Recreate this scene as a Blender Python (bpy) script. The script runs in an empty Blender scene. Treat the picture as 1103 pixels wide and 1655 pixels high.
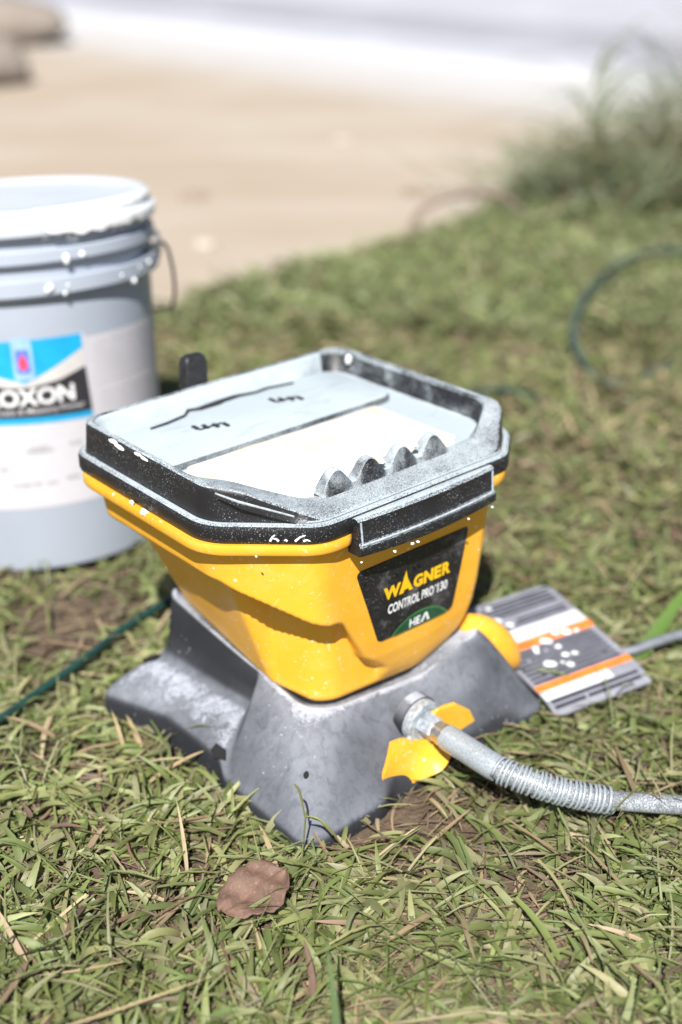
import bpy, bmesh, math, random
import numpy as np
from mathutils import Vector, Matrix, noise
from mathutils.bvhtree import BVHTree

random.seed(7)
RNG = np.random.default_rng(7)
R = math.radians
scene = bpy.context.scene
COL = scene.collection

# ------------------------------------------------------------------ camera
CAM_H = .67
cam_d = bpy.data.cameras.new('camera')
cam = bpy.data.objects.new('camera', cam_d)
COL.objects.link(cam)
cam.location = (0, 0, CAM_H)
cam.rotation_euler = (R(90 - 26.5), 0, 0)
cam_d.sensor_fit = 'HORIZONTAL'
cam_d.sensor_width = 24.0
cam_d.lens = 45.0
cam_d.clip_start = .02
cam_d.clip_end = 2000
cam_d.dof.use_dof = True
cam_d.dof.focus_distance = .94
cam_d.dof.aperture_fstop = 2.2
cam_d.dof.aperture_blades = 8
scene.camera = cam

# ------------------------------------------------------------------ sky, sun, exposure
SUN_EL, SUN_AZ = 49.0, 6.0          # azimuth: degrees to the left of straight behind the camera
world = bpy.data.worlds.new('World')
scene.world = world
world.use_nodes = True
wn = world.node_tree
wn.nodes.clear()
sky = wn.nodes.new('ShaderNodeTexSky')
sky.sky_type = 'NISHITA'
sky.sun_disc = False
sky.sun_elevation = R(SUN_EL)
sky.sun_rotation = R(180 + SUN_AZ)
bg = wn.nodes.new('ShaderNodeBackground')
bg.inputs['Strength'].default_value = .05
wo = wn.nodes.new('ShaderNodeOutputWorld')
wn.links.new(sky.outputs[0], bg.inputs['Color'])
wn.links.new(bg.outputs[0], wo.inputs['Surface'])
sun_d = bpy.data.lights.new('sun', 'SUN')
sun_d.energy = 5.0
sun_d.angle = R(.53)
sun_d.color = (1.0, .965, .91)
sun = bpy.data.objects.new('sun', sun_d)
COL.objects.link(sun)
tosun = Vector((-math.sin(R(SUN_AZ)) * math.cos(R(SUN_EL)), -math.cos(R(SUN_AZ)) * math.cos(R(SUN_EL)), math.sin(R(SUN_EL))))
sun.rotation_euler = tosun.to_track_quat('Z', 'Y').to_euler()
sun.location = (-1, -3, 5)
vs = scene.view_settings
vs.view_transform = 'Standard'
vs.look = 'None'
vs.exposure = .74
vs.gamma = 1.0
vs.use_curve_mapping = False

# ------------------------------------------------------------------ helpers
def tag(o, label=None, cat=None, group=None, kind=None):
    if label: o['label'] = label
    if cat: o['category'] = cat
    if group: o['group'] = group
    if kind: o['kind'] = kind
    return o

def empty(name, loc=(0, 0, 0), rz=0):
    o = bpy.data.objects.new(name, None)
    o.empty_display_size = .05
    o.location = loc
    o.rotation_euler = (0, 0, rz)
    COL.objects.link(o)
    return o

def mesh(name, verts, faces, mat, parent=None, smooth=True, sharp=None):
    me = bpy.data.meshes.new(name)
    me.from_pydata([tuple(v) for v in verts], [], [tuple(f) for f in faces])
    me.validate()
    bm = bmesh.new(); bm.from_mesh(me)
    bmesh.ops.recalc_face_normals(bm, faces=bm.faces)
    bm.to_mesh(me); bm.free()
    if mat: me.materials.append(mat)
    if smooth:
        for p in me.polygons: p.use_smooth = True
        if sharp: me.set_sharp_from_angle(angle=R(sharp))
    o = bpy.data.objects.new(name, me)
    COL.objects.link(o)
    if parent: o.parent = parent
    return o

class MB:
    def __init__(s): s.v = []; s.f = []
    def add(s, vs_, fs):
        n = len(s.v); s.v += [tuple(v) for v in vs_]; s.f += [tuple(i + n for i in f) for f in fs]
    def loft(s, rings, closed=True, cap0=False, cap1=False):
        n = len(rings[0]); vs_ = [p for r in rings for p in r]; fs = []
        for j in range(len(rings) - 1):
            for i in range(n if closed else n - 1):
                k = (i + 1) % n
                fs.append((j * n + i, j * n + k, (j + 1) * n + k, (j + 1) * n + i))
        if cap0: fs.append(tuple(range(n))[::-1])
        if cap1: fs.append(tuple((len(rings) - 1) * n + i for i in range(n)))
        s.add(vs_, fs)
    def tube(s, pts, rad, seg=10, caps=True):
        pts = [Vector(p) for p in pts]
        if not hasattr(rad, '__len__'): rad = [rad] * len(pts)
        rings = []; up = None
        for i, p in enumerate(pts):
            t = (pts[min(i + 1, len(pts) - 1)] - pts[max(i - 1, 0)]).normalized()
            if up is None:
                up = Vector((0, 0, 1)) if abs(t.z) < .9 else Vector((1, 0, 0))
            u = (up - t * up.dot(t)).normalized(); up = u
            w = t.cross(u)
            rings.append([p + (u * math.cos(a) + w * math.sin(a)) * rad[i] for a in [2 * math.pi * k / seg for k in range(seg)]])
        s.loft(rings, True, caps, caps)
    def lathe(s, prof, seg=72, a0=0, a1=360, cx=0, cy=0):
        full = abs(a1 - a0) >= 359.9
        n = seg if full else seg + 1
        rings = []
        for r, z in prof:
            rings.append([(cx + r * math.sin(R(a0 + (a1 - a0) * k / seg)), cy - r * math.cos(R(a0 + (a1 - a0) * k / seg)), z) for k in range(n)])
        s.loft(rings, full)
    def box(s, x0, x1, y0, y1, z0, z1):
        vs_ = [(x, y, z) for z in (z0, z1) for (x, y) in ((x0, y0), (x1, y0), (x1, y1), (x0, y1))]
        s.add(vs_, [(3, 2, 1, 0), (4, 5, 6, 7), (0, 1, 5, 4), (1, 2, 6, 5), (2, 3, 7, 6), (3, 0, 4, 7)])
    def blob(s, c, rx, ry, rz, seg=8, rows=5, jit=.15):
        rings = []
        for j in range(rows + 1):
            th = math.pi * j / rows
            k_ = [1 + random.uniform(-jit, jit) for _ in range(seg)]
            rings.append([(c[0] + rx * math.sin(th) * math.cos(2 * math.pi * i / seg) * k_[i] + 1e-7 * i,
                           c[1] + ry * math.sin(th) * math.sin(2 * math.pi * i / seg) * k_[i],
                           c[2] + rz * math.cos(th)) for i in range(seg)])
        s.loft(rings)
    def build(s, name, mat, parent=None, smooth=True, sharp=35):
        return mesh(name, s.v, s.f, mat, parent, smooth, sharp)

def bevel_mod(o, w, seg=2):
    m = o.modifiers.new('bevel', 'BEVEL'); m.width = w; m.segments = seg; m.limit_method = 'ANGLE'; m.angle_limit = R(40)
    return o

def spline(pts, n):
    pts = [Vector(p) for p in pts]; out = []
    m = len(pts) - 1
    for i in range(n):
        u = i / (n - 1) * m; k = min(int(u), m - 1); t = u - k
        p0 = pts[max(k - 1, 0)]; p1 = pts[k]; p2 = pts[k + 1]; p3 = pts[min(k + 2, m)]
        out.append(.5 * ((2 * p1) + (p2 - p0) * t + (2 * p0 - 5 * p1 + 4 * p2 - p3) * t * t + (3 * p1 - p0 - 3 * p2 + p3) * t ** 3))
    return out

def sstep(a, b, x):
    t = max(0., min(1., (x - a) / (b - a))); return t * t * (3 - 2 * t)

def interp(x, tab):
    return float(np.interp(x, [t[0] for t in tab], [t[1] for t in tab]))

def outline(corners, radii, edge_n, arc_n=8):
    """rounded polygon, fixed point count per edge and arc: list of (x, y)"""
    pts = []; m = len(corners); ends = []
    for i in range(m):
        p = Vector(corners[i]); a = Vector(corners[i - 1]); b = Vector(corners[(i + 1) % m])
        da = (a - p).normalized(); db = (b - p).normalized()
        ang = da.angle(db); r = radii[i]
        d = r / math.tan(ang / 2)
        s_ = p + da * d; e_ = p + db * d
        c = p + (da + db).normalized() * (r / math.sin(ang / 2))
        arc = []
        v0 = s_ - c; v1 = e_ - c; w = v0.angle(v1)
        for k in range(arc_n + 1):
            t = k / arc_n
            arc.append(c + (v0 * math.sin((1 - t) * w) + v1 * math.sin(t * w)) / math.sin(w))
        ends.append(arc)
    for i in range(m):
        pts += ends[i]
        s_ = ends[i][-1]; e_ = ends[(i + 1) % m][0]
        n = edge_n[i]
        for k in range(1, n):
            pts.append(s_.lerp(e_, k / n))
    return [(p.x, p.y) for p in pts]

def offset(ol, d):
    """move each outline point inwards by d (number or list); outline runs counter-clockwise"""
    n = len(ol); out = []
    for i in range(n):
        a = Vector(ol[i - 1]); b = Vector(ol[(i + 1) % n]); t = (b - a)
        if t.length < 1e-9: t = Vector((1, 0))
        t.normalize(); nrm = Vector((-t.y, t.x))
        dd = d[i] if hasattr(d, '__len__') else d
        p = Vector(ol[i]) + nrm * dd
        out.append((p.x, p.y))
    return out

# ------------------------------------------------------------------ materials
def new_mat(name):
    m = bpy.data.materials.new(name); m.use_nodes = True
    nt = m.node_tree
    return m, nt, nt.nodes['Principled BSDF']

def N(nt, typ, **kw):
    n = nt.nodes.new(typ)
    for k, v in kw.items():
        if k in n.inputs: n.inputs[k].default_value = v
        else: setattr(n, k, v)
    return n

def ntex(nt, scale, detail=3, rough=.55, vec=None, dist=0):
    n = N(nt, 'ShaderNodeTexNoise'); n.inputs['Scale'].default_value = scale
    n.inputs['Detail'].default_value = detail; n.inputs['Roughness'].default_value = rough
    n.inputs['Distortion'].default_value = dist
    if vec: nt.links.new(vec, n.inputs['Vector'])
    return n

def mth(nt, op, a, b=None, c=None, clamp=False):
    n = nt.nodes.new('ShaderNodeMath'); n.operation = op; n.use_clamp = clamp
    for i, v in enumerate((a, b, c)):
        if v is None: continue
        if isinstance(v, (int, float)): n.inputs[i].default_value = v
        else: nt.links.new(v, n.inputs[i])
    return n.outputs[0]

def mixc(nt, fac, a, b):
    n = nt.nodes.new('ShaderNodeMix'); n.data_type = 'RGBA'
    if isinstance(fac, (int, float)): n.inputs['Factor'].default_value = fac
    else: nt.links.new(fac, n.inputs['Factor'])
    for i, v in ((6, a), (7, b)):
        if isinstance(v, tuple): n.inputs[i].default_value = (*v, 1) if len(v) == 3 else v
        else: nt.links.new(v, n.inputs[i])
    return n.outputs[2]

def mrange(nt, v, a, b, c=0., d=1., smooth=True):
    n = nt.nodes.new('ShaderNodeMapRange'); n.interpolation_type = 'SMOOTHSTEP' if smooth else 'LINEAR'
    nt.links.new(v, n.inputs[0])
    for i, x in enumerate((a, b, c, d)): n.inputs[i + 1].default_value = x
    return n.outputs[0]

def objco(nt):
    return nt.nodes.new('ShaderNodeTexCoord').outputs['Object']

def bump(nt, h, bsdf, strength=.3, dist=.001):
    b = nt.nodes.new('ShaderNodeBump'); b.inputs['Strength'].default_value = strength; b.inputs['Distance'].default_value = dist
    nt.links.new(h, b.inputs['Height']); nt.links.new(b.outputs[0], bsdf.inputs['Normal'])

def plain(name, col, rough=.5, metal=0., spec=.5, var=.12, scale=60, bmp=0.):
    m, nt, b = new_mat(name)
    n = ntex(nt, scale, 4, .6, objco(nt))
    c = mixc(nt, mrange(nt, n.outputs[0], .3, .7), tuple(x * (1 - var) for x in col), tuple(min(1, x * (1 + var)) for x in col))
    nt.links.new(c, b.inputs['Base Color'])
    b.inputs['Roughness'].default_value = rough; b.inputs['Metallic'].default_value = metal
    b.inputs['Specular IOR Level'].default_value = spec
    if bmp: bump(nt, n.outputs[0], b, bmp, .002)
    return m

def oversprayed(name, base, dust, lo, hi, big=.5, fine=.55, rough0=.4, rough1=.8, bscale=25, fscale=900, speck=.62):
    """plastic with dried paint overspray settled on the faces that look up, breaking up into specks"""
    m, nt, b = new_mat(name)
    co = objco(nt)
    geo = nt.nodes.new('ShaderNodeNewGeometry')
    sep = nt.nodes.new('ShaderNodeSeparateXYZ'); nt.links.new(geo.outputs['True Normal'], sep.inputs[0])
    nb = ntex(nt, bscale, 5, .65, co, .4)
    nf = ntex(nt, fscale, 2, .5, co)
    f = mth(nt, 'MULTIPLY_ADD', mth(nt, 'SUBTRACT', nb.outputs[0], .5), big * 2, sep.outputs['Z'])
    f = mth(nt, 'MULTIPLY_ADD', mth(nt, 'SUBTRACT', nf.outputs[0], .5), fine * 2, f)
    fac = mrange(nt, f, lo, hi)
    sp = ntex(nt, fscale * .8, 1, .4, co)
    spk = mth(nt, 'MULTIPLY', mrange(nt, sp.outputs[0], speck, speck + .06), mrange(nt, ntex(nt, 22, 3, .6, co).outputs[0], .33, .62))
    fac = mth(nt, 'MAXIMUM', fac, mth(nt, 'MULTIPLY', spk, .75))
    fac = mth(nt, 'MULTIPLY', fac, .97)
    dcol = mixc(nt, nb.outputs[0], tuple(x * .86 for x in dust), dust)
    nt.links.new(mixc(nt, fac, base, dcol), b.inputs['Base Color'])
    r = nt.nodes.new('ShaderNodeMapRange'); nt.links.new(fac, r.inputs[0])
    r.inputs[3].default_value = rough0; r.inputs[4].default_value = rough1
    nt.links.new(r.outputs[0], b.inputs['Roughness'])
    bump(nt, nf.outputs[0], b, .25, .0006)
    return m

M = {}
M['black_dusted'] = oversprayed('black_dusted', (.012, .012, .014), (.44, .50, .545), .50, .98, big=.35, fine=.95, fscale=1300, speck=.655)
M['tray_dusted'] = oversprayed('tray_dusted', (.02, .02, .022), (.43, .495, .535), .10, .90, big=.45, fine=.45, bscale=18, fscale=1300, speck=.6)
M['wall_dusted'] = oversprayed('wall_dusted', (.012, .012, .014), (.42, .48, .52), .12, 1.0, big=.80, fine=.45, bscale=38, fscale=1300, speck=.66)
m = M['tray_dusted']; nt = m.node_tree; b = nt.nodes['Principled BSDF']
mp2 = nt.nodes.new('ShaderNodeMapping'); mp2.inputs['Scale'].default_value = (10, 45, 20); mp2.inputs['Rotation'].default_value = (0, 0, .5); nt.links.new(objco(nt), mp2.inputs[0])
sw_ = ntex(nt, 1.6, 5, .7, mp2.outputs[0], 1.2)
old_c = b.inputs['Base Color'].links[0].from_socket
nt.links.new(mixc(nt, mth(nt, 'MULTIPLY', mrange(nt, sw_.outputs[0], .52, .78), .55), old_c, (.20, .235, .26)), b.inputs['Base Color'])
M['rim_dusted'] = oversprayed('rim_dusted', (.014, .014, .016), (.43, .49, .53), .50, 1.35, big=.75, fine=.9, bscale=30, fscale=1300, speck=.62)
M['front_dusted'] = oversprayed('front_dusted', (.014, .014, .016), (.42, .475, .515), .30, 1.35, big=.55, fine=1.0, bscale=26, fscale=1200, speck=.58)
M['back_dusted'] = oversprayed('back_dusted', (.02, .02, .022), (.42, .48, .52), -.55, .40, big=.75, fine=.6, bscale=30, fscale=1300, speck=.6)
M['dust_line'] = plain('dust_line', (.36, .41, .45), .7, var=.25, scale=300)
M['dull_black'] = plain('dull_black_plastic', (.016, .016, .019), .5, var=.4, scale=200)
M['black'] = oversprayed('black_plastic', (.012, .012, .014), (.42, .47, .5), .9, 1.6, big=.3, fine=.5, fscale=1300, speck=.68)
M['white_panel'] = plain('dried_white_paint', (.83, .82, .76), .55, var=.04, scale=30)
M['paint'] = plain('white_paint', (.82, .84, .85), .35, var=.04)

m, nt, b = new_mat('yellow_plastic')
co = objco(nt)
n1 = ntex(nt, 14, 4, .6, co)
yc = mixc(nt, mrange(nt, n1.outputs[0], .3, .75), (.82, .40, .028), (.85, .445, .042))
vo = N(nt, 'ShaderNodeTexVoronoi'); vo.inputs['Scale'].default_value = 90; nt.links.new(co, vo.inputs['Vector'])
nz = ntex(nt, 22, 3, .6, co)
spk = mth(nt, 'MULTIPLY', mrange(nt, vo.outputs['Distance'], .10, .16, 1, 0), mrange(nt, nz.outputs[0], .54, .62))
scr = ntex(nt, 60, 3, .7, co, 3.0)
sc2 = mth(nt, 'MULTIPLY', mrange(nt, scr.outputs[0], .62, .68), .5)
fac = mth(nt, 'MAXIMUM', spk, sc2)
hz_ = ntex(nt, 26, 6, .75, co, .6)
yc = mixc(nt, mth(nt, 'MULTIPLY', mrange(nt, hz_.outputs[0], .48, .75), .30), yc, (.78, .55, .20))
nt.links.new(mixc(nt, mth(nt, 'MULTIPLY', fac, .7), yc, (.80, .74, .58)), b.inputs['Base Color'])
nt.links.new(mrange(nt, hz_.outputs[0], .35, .7, .30, .55), b.inputs['Roughness'])
b.inputs['Roughness'].default_value = .38
b.inputs['Specular IOR Level'].default_value = .45
bump(nt, n1.outputs[0], b, .05, .002)
M['yellow'] = m

m, nt, b = new_mat('grey_dusted_plastic')
co = objco(nt)
geo = nt.nodes.new('ShaderNodeNewGeometry')
sep = nt.nodes.new('ShaderNodeSeparateXYZ'); nt.links.new(geo.outputs['Normal'], sep.inputs[0])
nb = ntex(nt, 16, 6, .65, co, .6)
nf = ntex(nt, 700, 3, .6, co)
mp = nt.nodes.new('ShaderNodeMapping'); mp.inputs['Scale'].default_value = (60, 60, 8); nt.links.new(co, mp.inputs[0])
ns = ntex(nt, 2.2, 4, .7, mp.outputs[0], .8)
f = mth(nt, 'MULTIPLY_ADD', mth(nt, 'SUBTRACT', nb.outputs[0], .5), .22, sep.outputs['Z'])
f = mth(nt, 'MULTIPLY_ADD', mth(nt, 'SUBTRACT', nf.outputs[0], .5), .16, f)
f = mth(nt, 'MULTIPLY_ADD', mth(nt, 'SUBTRACT', ns.outputs[0], .5), .22, f)
fac = mrange(nt, f, .82, .99)
sm_ = ntex(nt, 13, 2, .5, co, .2)
fac = mth(nt, 'MAXIMUM', fac, mth(nt, 'MULTIPLY', mth(nt, 'MULTIPLY', mrange(nt, sm_.outputs[0], .28, .68, .50, 1), mrange(nt, ns.outputs[0], .22, .62, .55, 1)), mrange(nt, sep.outputs['Z'], .1, .90, .02, .50)))
sp = ntex(nt, 420, 1, .4, co)
fac = mth(nt, 'MAXIMUM', fac, mth(nt, 'MULTIPLY', mth(nt, 'MULTIPLY', mrange(nt, sp.outputs[0], .71, .75), mrange(nt, nb.outputs[0], .5, .62)), .9))
nt.links.new(mixc(nt, fac, (.019, .020, .024), (.37, .40, .465)), b.inputs['Base Color'])
b.inputs['Roughness'].default_value = .7; b.inputs['Specular IOR Level'].default_value = .2
bump(nt, nf.outputs[0], b, .25, .0008)
n5 = ntex(nt, 120, 4, .6, mp.outputs[0]); M['base'] = m

m, nt, b = new_mat('label_print')
co = objco(nt)
n1 = ntex(nt, 40, 5, .65, co); n2 = ntex(nt, 800, 2, .5, co)
f = mth(nt, 'MAXIMUM', mth(nt, 'MULTIPLY', mrange(nt, n1.outputs[0], .50, .75), .30), mth(nt, 'MULTIPLY', mrange(nt, n2.outputs[0], .66, .72), .6))
nt.links.new(mixc(nt, f, (.012, .012, .013), (.45, .46, .50)), b.inputs['Base Color'])
b.inputs['Roughness'].default_value = .4
M['label_black'] = m
M['ink_yellow'] = plain('ink_yellow', (.84, .50, .01), .45, var=.08)
M['ink_white'] = plain('ink_white', (.78, .79, .8), .45, var=.12)
M['green_dark'] = plain('emblem_green', (.012, .075, .035), .4, var=.25, scale=120)
M['green_rim'] = plain('emblem_rim', (.06, .19, .06), .4, var=.15)
M['hole_shade'] = plain('opening_shade', (.006, .006, .007), .9)
M['zinc'] = plain('painted_zinc', (.42, .46, .50), .45, .35, var=.3, scale=260, bmp=.2)
M['sleeve'] = plain('grey_blue_sleeve', (.40, .45, .49), .36, .35, var=.22, scale=700)
M['steel'] = plain('galvanised_steel', (.55, .56, .57), .3, .9, var=.2, scale=150)
m, nt, b = new_mat('speckled_hose')
co = objco(nt); n2 = ntex(nt, 1100, 2, .5, co); n3 = ntex(nt, 30, 3, .6, co)
f = mrange(nt, mth(nt, 'MULTIPLY_ADD', n3.outputs[0], .5, n2.outputs[0]), .66, .98)
nt.links.new(mixc(nt, f, (.12, .125, .14), (.46, .50, .54)), b.inputs['Base Color']); b.inputs['Roughness'].default_value = .4
M['hose'] = m
M['cord_green'] = plain('dark_green_rubber', (.008, .040, .034), .45, var=.2)
M['cord_grey'] = plain('grey_rubber', (.16, .175, .20), .5, var=.2)
M['hose_green'] = plain('faded_green_hose', (.055, .080, .066), .5, var=.35, scale=12)
M['bucket'] = plain('grey_bucket_plastic', (.345, .385, .455), .35, var=.03, scale=10)
M['bucket_lid'] = plain('pale_lid_plastic', (.50, .535, .60), .4, var=.04, scale=12)
M['label_white'] = plain('label_paper', (.52, .51, .55), .45, var=.02)
M['blue'] = plain('print_blue', (.012, .33, .62), .4, var=.08)
M['pale_blue'] = plain('print_pale_blue', (.28, .45, .80), .4, var=.08)
M['deep_blue'] = plain('print_deep_blue', (.10, .18, .62), .4, var=.08)
M['red'] = plain('print_red', (.72, .07, .12), .4, var=.08)
M['swoosh'] = plain('print_silver', (.55, .53, .52), .4, var=.06)
M['print_black'] = plain('print_black', (.03, .03, .036), .4, var=.1)
M['print_grey'] = plain('print_grey', (.36, .36, .38), .5, var=.1)
M['print_faint'] = plain('print_faint', (.56, .55, .58), .5, var=.05)
M['wire'] = plain('handle_wire', (.10, .095, .09), .4, .8)
M['card'] = plain('card_paper', (.24, .245, .285), .6, var=.18, scale=30)
M['card_white'] = plain('card_white', (.62, .62, .65), .5, var=.04)
M['orange'] = plain('print_orange', (.85, .20, .03), .45, var=.15, scale=60)
M['card_ink'] = plain('card_ink', (.035, .037, .05), .5, var=.2)

# ------------------------------------------------------------------ ground
EDGE = [(-2.6, 1.3), (-1.2, 1.78), (-.60, 2.0), (-.293, 2.17), (-.176, 2.36), (.01, 2.53), (.113, 2.62), (.28, 2.80), (.47, 3.20), (.80, 3.62), (1.4, 4.05), (2.6, 4.4)]
def edge_y(x):
    return np.interp(x, [e[0] for e in EDGE], [e[1] for e in EDGE])

def lawn_z(x, y):
    x = np.asarray(x, float); y = np.asarray(y, float)
    z = .006 * np.sin(x * 9 + 1.3) * np.sin(y * 7 + .4) + .004 * np.sin(x * 23 + y * 17)
    near = np.exp(-((x - .02) ** 2 + (y - .95) ** 2) / .09) + np.exp(-((x + .34) ** 2 + (y - 1.3) ** 2) / .05)
    z = z * (1 - np.clip(near, 0, 1)) - .004
    mound = .06 * np.exp(-(((x - 1.05) / .42) ** 2 + ((y - 3.15) / .42) ** 2))
    d = edge_y(x) - y
    t = np.clip((d + .06) / .14, 0, 1); t = t * t * (3 - 2 * t)
    return (z + mound) * t + (1 - t) * -.09

m, nt, b = new_mat('soil')
co = objco(nt)
n1 = ntex(nt, 9, 6, .65, co); n2 = ntex(nt, 120, 5, .7, co)
c = mixc(nt, mrange(nt, n1.outputs[0], .3, .7), (.060, .040, .028), (.115, .080, .055))
c = mixc(nt, mrange(nt, n2.outputs[0], .35, .75), c, (.16, .115, .075))
nt.links.new(c, b.inputs['Base Color']); b.inputs['Roughness'].default_value = .95
bump(nt, n2.outputs[0], b, .8, .006)
M['soil'] = m

gx = np.arange(-2.6, 2.61, .04); gy = np.arange(-.6, 4.7, .04)
XX, YY = np.meshgrid(gx, gy)
ZZ = lawn_z(XX, YY)
vs_ = np.stack([XX.ravel(), YY.ravel(), ZZ.ravel()], 1)
w = len(gx)
fs = [(j * w + i, j * w + i + 1, (j + 1) * w + i + 1, (j + 1) * w + i) for j in range(len(gy) - 1) for i in range(w - 1)]
tag(mesh('lawn_soil', vs_, fs, M['soil']), kind='structure')

m, nt, b = new_mat('sandy_yard')
co = objco(nt)
n1 = ntex(nt, .9, 6, .6, co); n2 = ntex(nt, 6, 5, .65, co); n3 = ntex(nt, 90, 4, .6, co)
mpg = nt.nodes.new('ShaderNodeMapping'); mpg.inputs['Scale'].default_value = (.35, 1.6, 1); nt.links.new(co, mpg.inputs[0])
n4 = ntex(nt, 1.6, 4, .6, mpg.outputs[0])
c = mixc(nt, mrange(nt, n1.outputs[0], .35, .68), (.345, .28, .215), (.385, .33, .27))
c = mixc(nt, mth(nt, 'MULTIPLY', mrange(nt, n4.outputs[0], .48, .7), .55), c, (.45, .40, .34))
c = mixc(nt, mth(nt, 'MULTIPLY', mrange(nt, n2.outputs[0], .55, .8), .35), c, (.34, .26, .19))
# pale cement dust that lies along the slabs
sp_ = nt.nodes.new('ShaderNodeSeparateXYZ'); nt.links.new(co, sp_.inputs[0])
dd = mth(nt, 'ADD', mth(nt, 'MULTIPLY', sp_.outputs[0], .70), mth(nt, 'MULTIPLY', sp_.outputs[1], .714))
dd = mth(nt, 'MULTIPLY_ADD', mth(nt, 'SUBTRACT', n2.outputs[0], .5), .5, dd)
c = mixc(nt, mth(nt, 'MULTIPLY', mrange(nt, dd, 3.1, 4.0), .9), c, (.46, .455, .46))
nt.links.new(c, b.inputs['Base Color']); b.inputs['Roughness'].default_value = .95
bump(nt, n3.outputs[0], b, .5, .004)
M['yard'] = m
s_ = 600
tag(mesh('dirt_yard', [(-s_, -s_, -.03), (s_, -s_, -.03), (s_, s_, -.03), (-s_, s_, -.03)], [(0, 1, 2, 3)], M['yard'], smooth=False), kind='structure')

# concrete drive beyond the yard: rows of cast slabs with open joints
M['kerb'] = plain('pale_kerb_concrete', (.50, .505, .52), .8, var=.05, scale=3, bmp=.2)
M['slab'] = plain('lavender_grey_concrete', (.40, .40, .445), .8, var=.09, scale=1.2, bmp=.2)
M['slab_dark'] = plain('weathered_grey_concrete', (.31, .31, .345), .85, var=.12, scale=1.0, bmp=.2)
drive = tag(empty('concrete_drive', (.128, 5.77, -.03), R(-43.5)), kind='structure')
mb = MB(); mb.box(-9, 9, -.02, .13, -.04, .03)
bevel_mod(mb.build('kerb', M['kerb'], drive, smooth=False), .01)
slab_me = {}
for r_ in range(7):
    for c_ in range(-7, 8):
        sx = 1.2
        x0 = c_ * sx + (.6 if r_ % 2 else 0)
        wd = (.55, .8, .8, 1.2, 1.2, 1.6, 1.6)[r_]
        y0 = .15 + sum((.55, .8, .8, 1.2, 1.2, 1.6, 1.6)[:r_])
        if r_ not in slab_me:
            mb = MB(); mb.box(-sx / 2 + .012, sx / 2 - .012, .025, wd - .025, -.04, .022)
            o = mb.build('slab', M['slab' if r_ % 3 != 1 else 'slab_dark'], drive, smooth=False); slab_me[r_] = o.data
        else:
            o = bpy.data.objects.new('slab', slab_me[r_]); COL.objects.link(o); o.parent = drive
        o.location = (x0, y0, random.uniform(-.004, .004)); o.rotation_euler = (random.uniform(-.004, .004), random.uniform(-.003, .003), 0)

# ------------------------------------------------------------------ paint sprayer
SY = R(41)
SO = Vector((-.03, .97, 0))
spr = tag(empty('paint_sprayer', SO, SY), 'yellow and black paint sprayer with paint dusted grey base standing on the grass', 'paint sprayer')
def W(a, b_, z):
    return Vector((SO.x + a * math.cos(SY) - b_ * math.sin(SY), SO.y + a * math.sin(SY) + b_ * math.cos(SY), z))

# corner order, counter-clockwise: front-left of front face, front right a, right b, back right, back left, left front
EN = [80, 10, 22, 26, 26, 30]
hop_top = outline([(-.084, -.119), (.100, -.119), (.136, -.088), (.130, .104), (-.147, .104), (-.146, -.064)], [.030, .022, .03, .03, .022, .035], EN)
hop_bot = outline([(-.060, -.094), (.080, -.106), (.100, -.084), (.092, .084), (-.084, .084), (-.080, -.050)], [.030, .018, .018, .025, .02, .022], EN)
nP = len(hop_top)
CH0 = None
def z_bot(a, b_):
    return min(.110, .069 + .24 * max(0, b_ + .085)) + .020 * sstep(.03, .095, a) * (1 - sstep(-.05, .05, b_))
TF = [(.080, 1.0), (.086, .80), (.095, .62), (.11, .42), (.13, .28), (.16, .16), (.2, .06), (.237, 0)]       # front face
TR_ = [(.080, 1.0), (.10, .88), (.14, .62), (.19, .30), (.237, 0)]                                      # right, back
rows = 64
hv = []
side = []
for i in range(nP):
    a, bq = hop_top[i]
    side.append((a, bq))
for j in range(rows + 1):
    ring = []
    for i in range(nP):
        ta, tb = hop_top[i]; ba, bb = hop_bot[i]
        zb = z_bot(ba, bb)
        v = j / rows
        z = .237 + (zb - .237) * v
        zn = .080 + (z - zb) / (.237 - zb) * (.237 - .080)
        # how much of this outline point belongs to the label face
        edge = float(np.interp(z, [.084, .106, .158, .175], [-.010, -.040, -.069, -.078]))
        wf = sstep(edge - .018, edge + .006, ta) if tb < -.09 else 0.
        wr = 1.0 if ta > .115 else sstep(.095, .125, ta)
        if tb > .09: wr = max(wr, sstep(-.12, -.05, ta))
        # kink height along the left side and the chamfer
        sdist = (ta + .146) + (-.064 - tb if tb < -.064 else 0)
        zk = float(np.interp(sdist, [0, .02, .10, .125], [.198, .190, .164, .156]))
        jump = .30 + .24 * sstep(-.05, -.085, tb) if False else .30 + .50 * (sstep(.045, .080, -tb))
        if z > zk: tl = .10 * (.237 - z) / (.237 - zk)
        else:
            d_ = (zk - z)
            q = sstep(0, .008, d_)
            tl = .10 + jump * q + (1 - .10 - jump) * (max(0, d_ - .004) / max(zk - .004 - zb, .01)) ** 1.0
        tf = interp(zn, TF); tr = interp(zn, TR_)
        wl = max(0., 1 - wf - wr)
        tot = wf + wr + wl
        t = (wf * tf + wr * tr + wl * tl) / tot
        a = ta + (ba - ta) * t; b2 = tb + (bb - tb) * t
        ring.append((a, b2, z))
    hv.append(ring)
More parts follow.
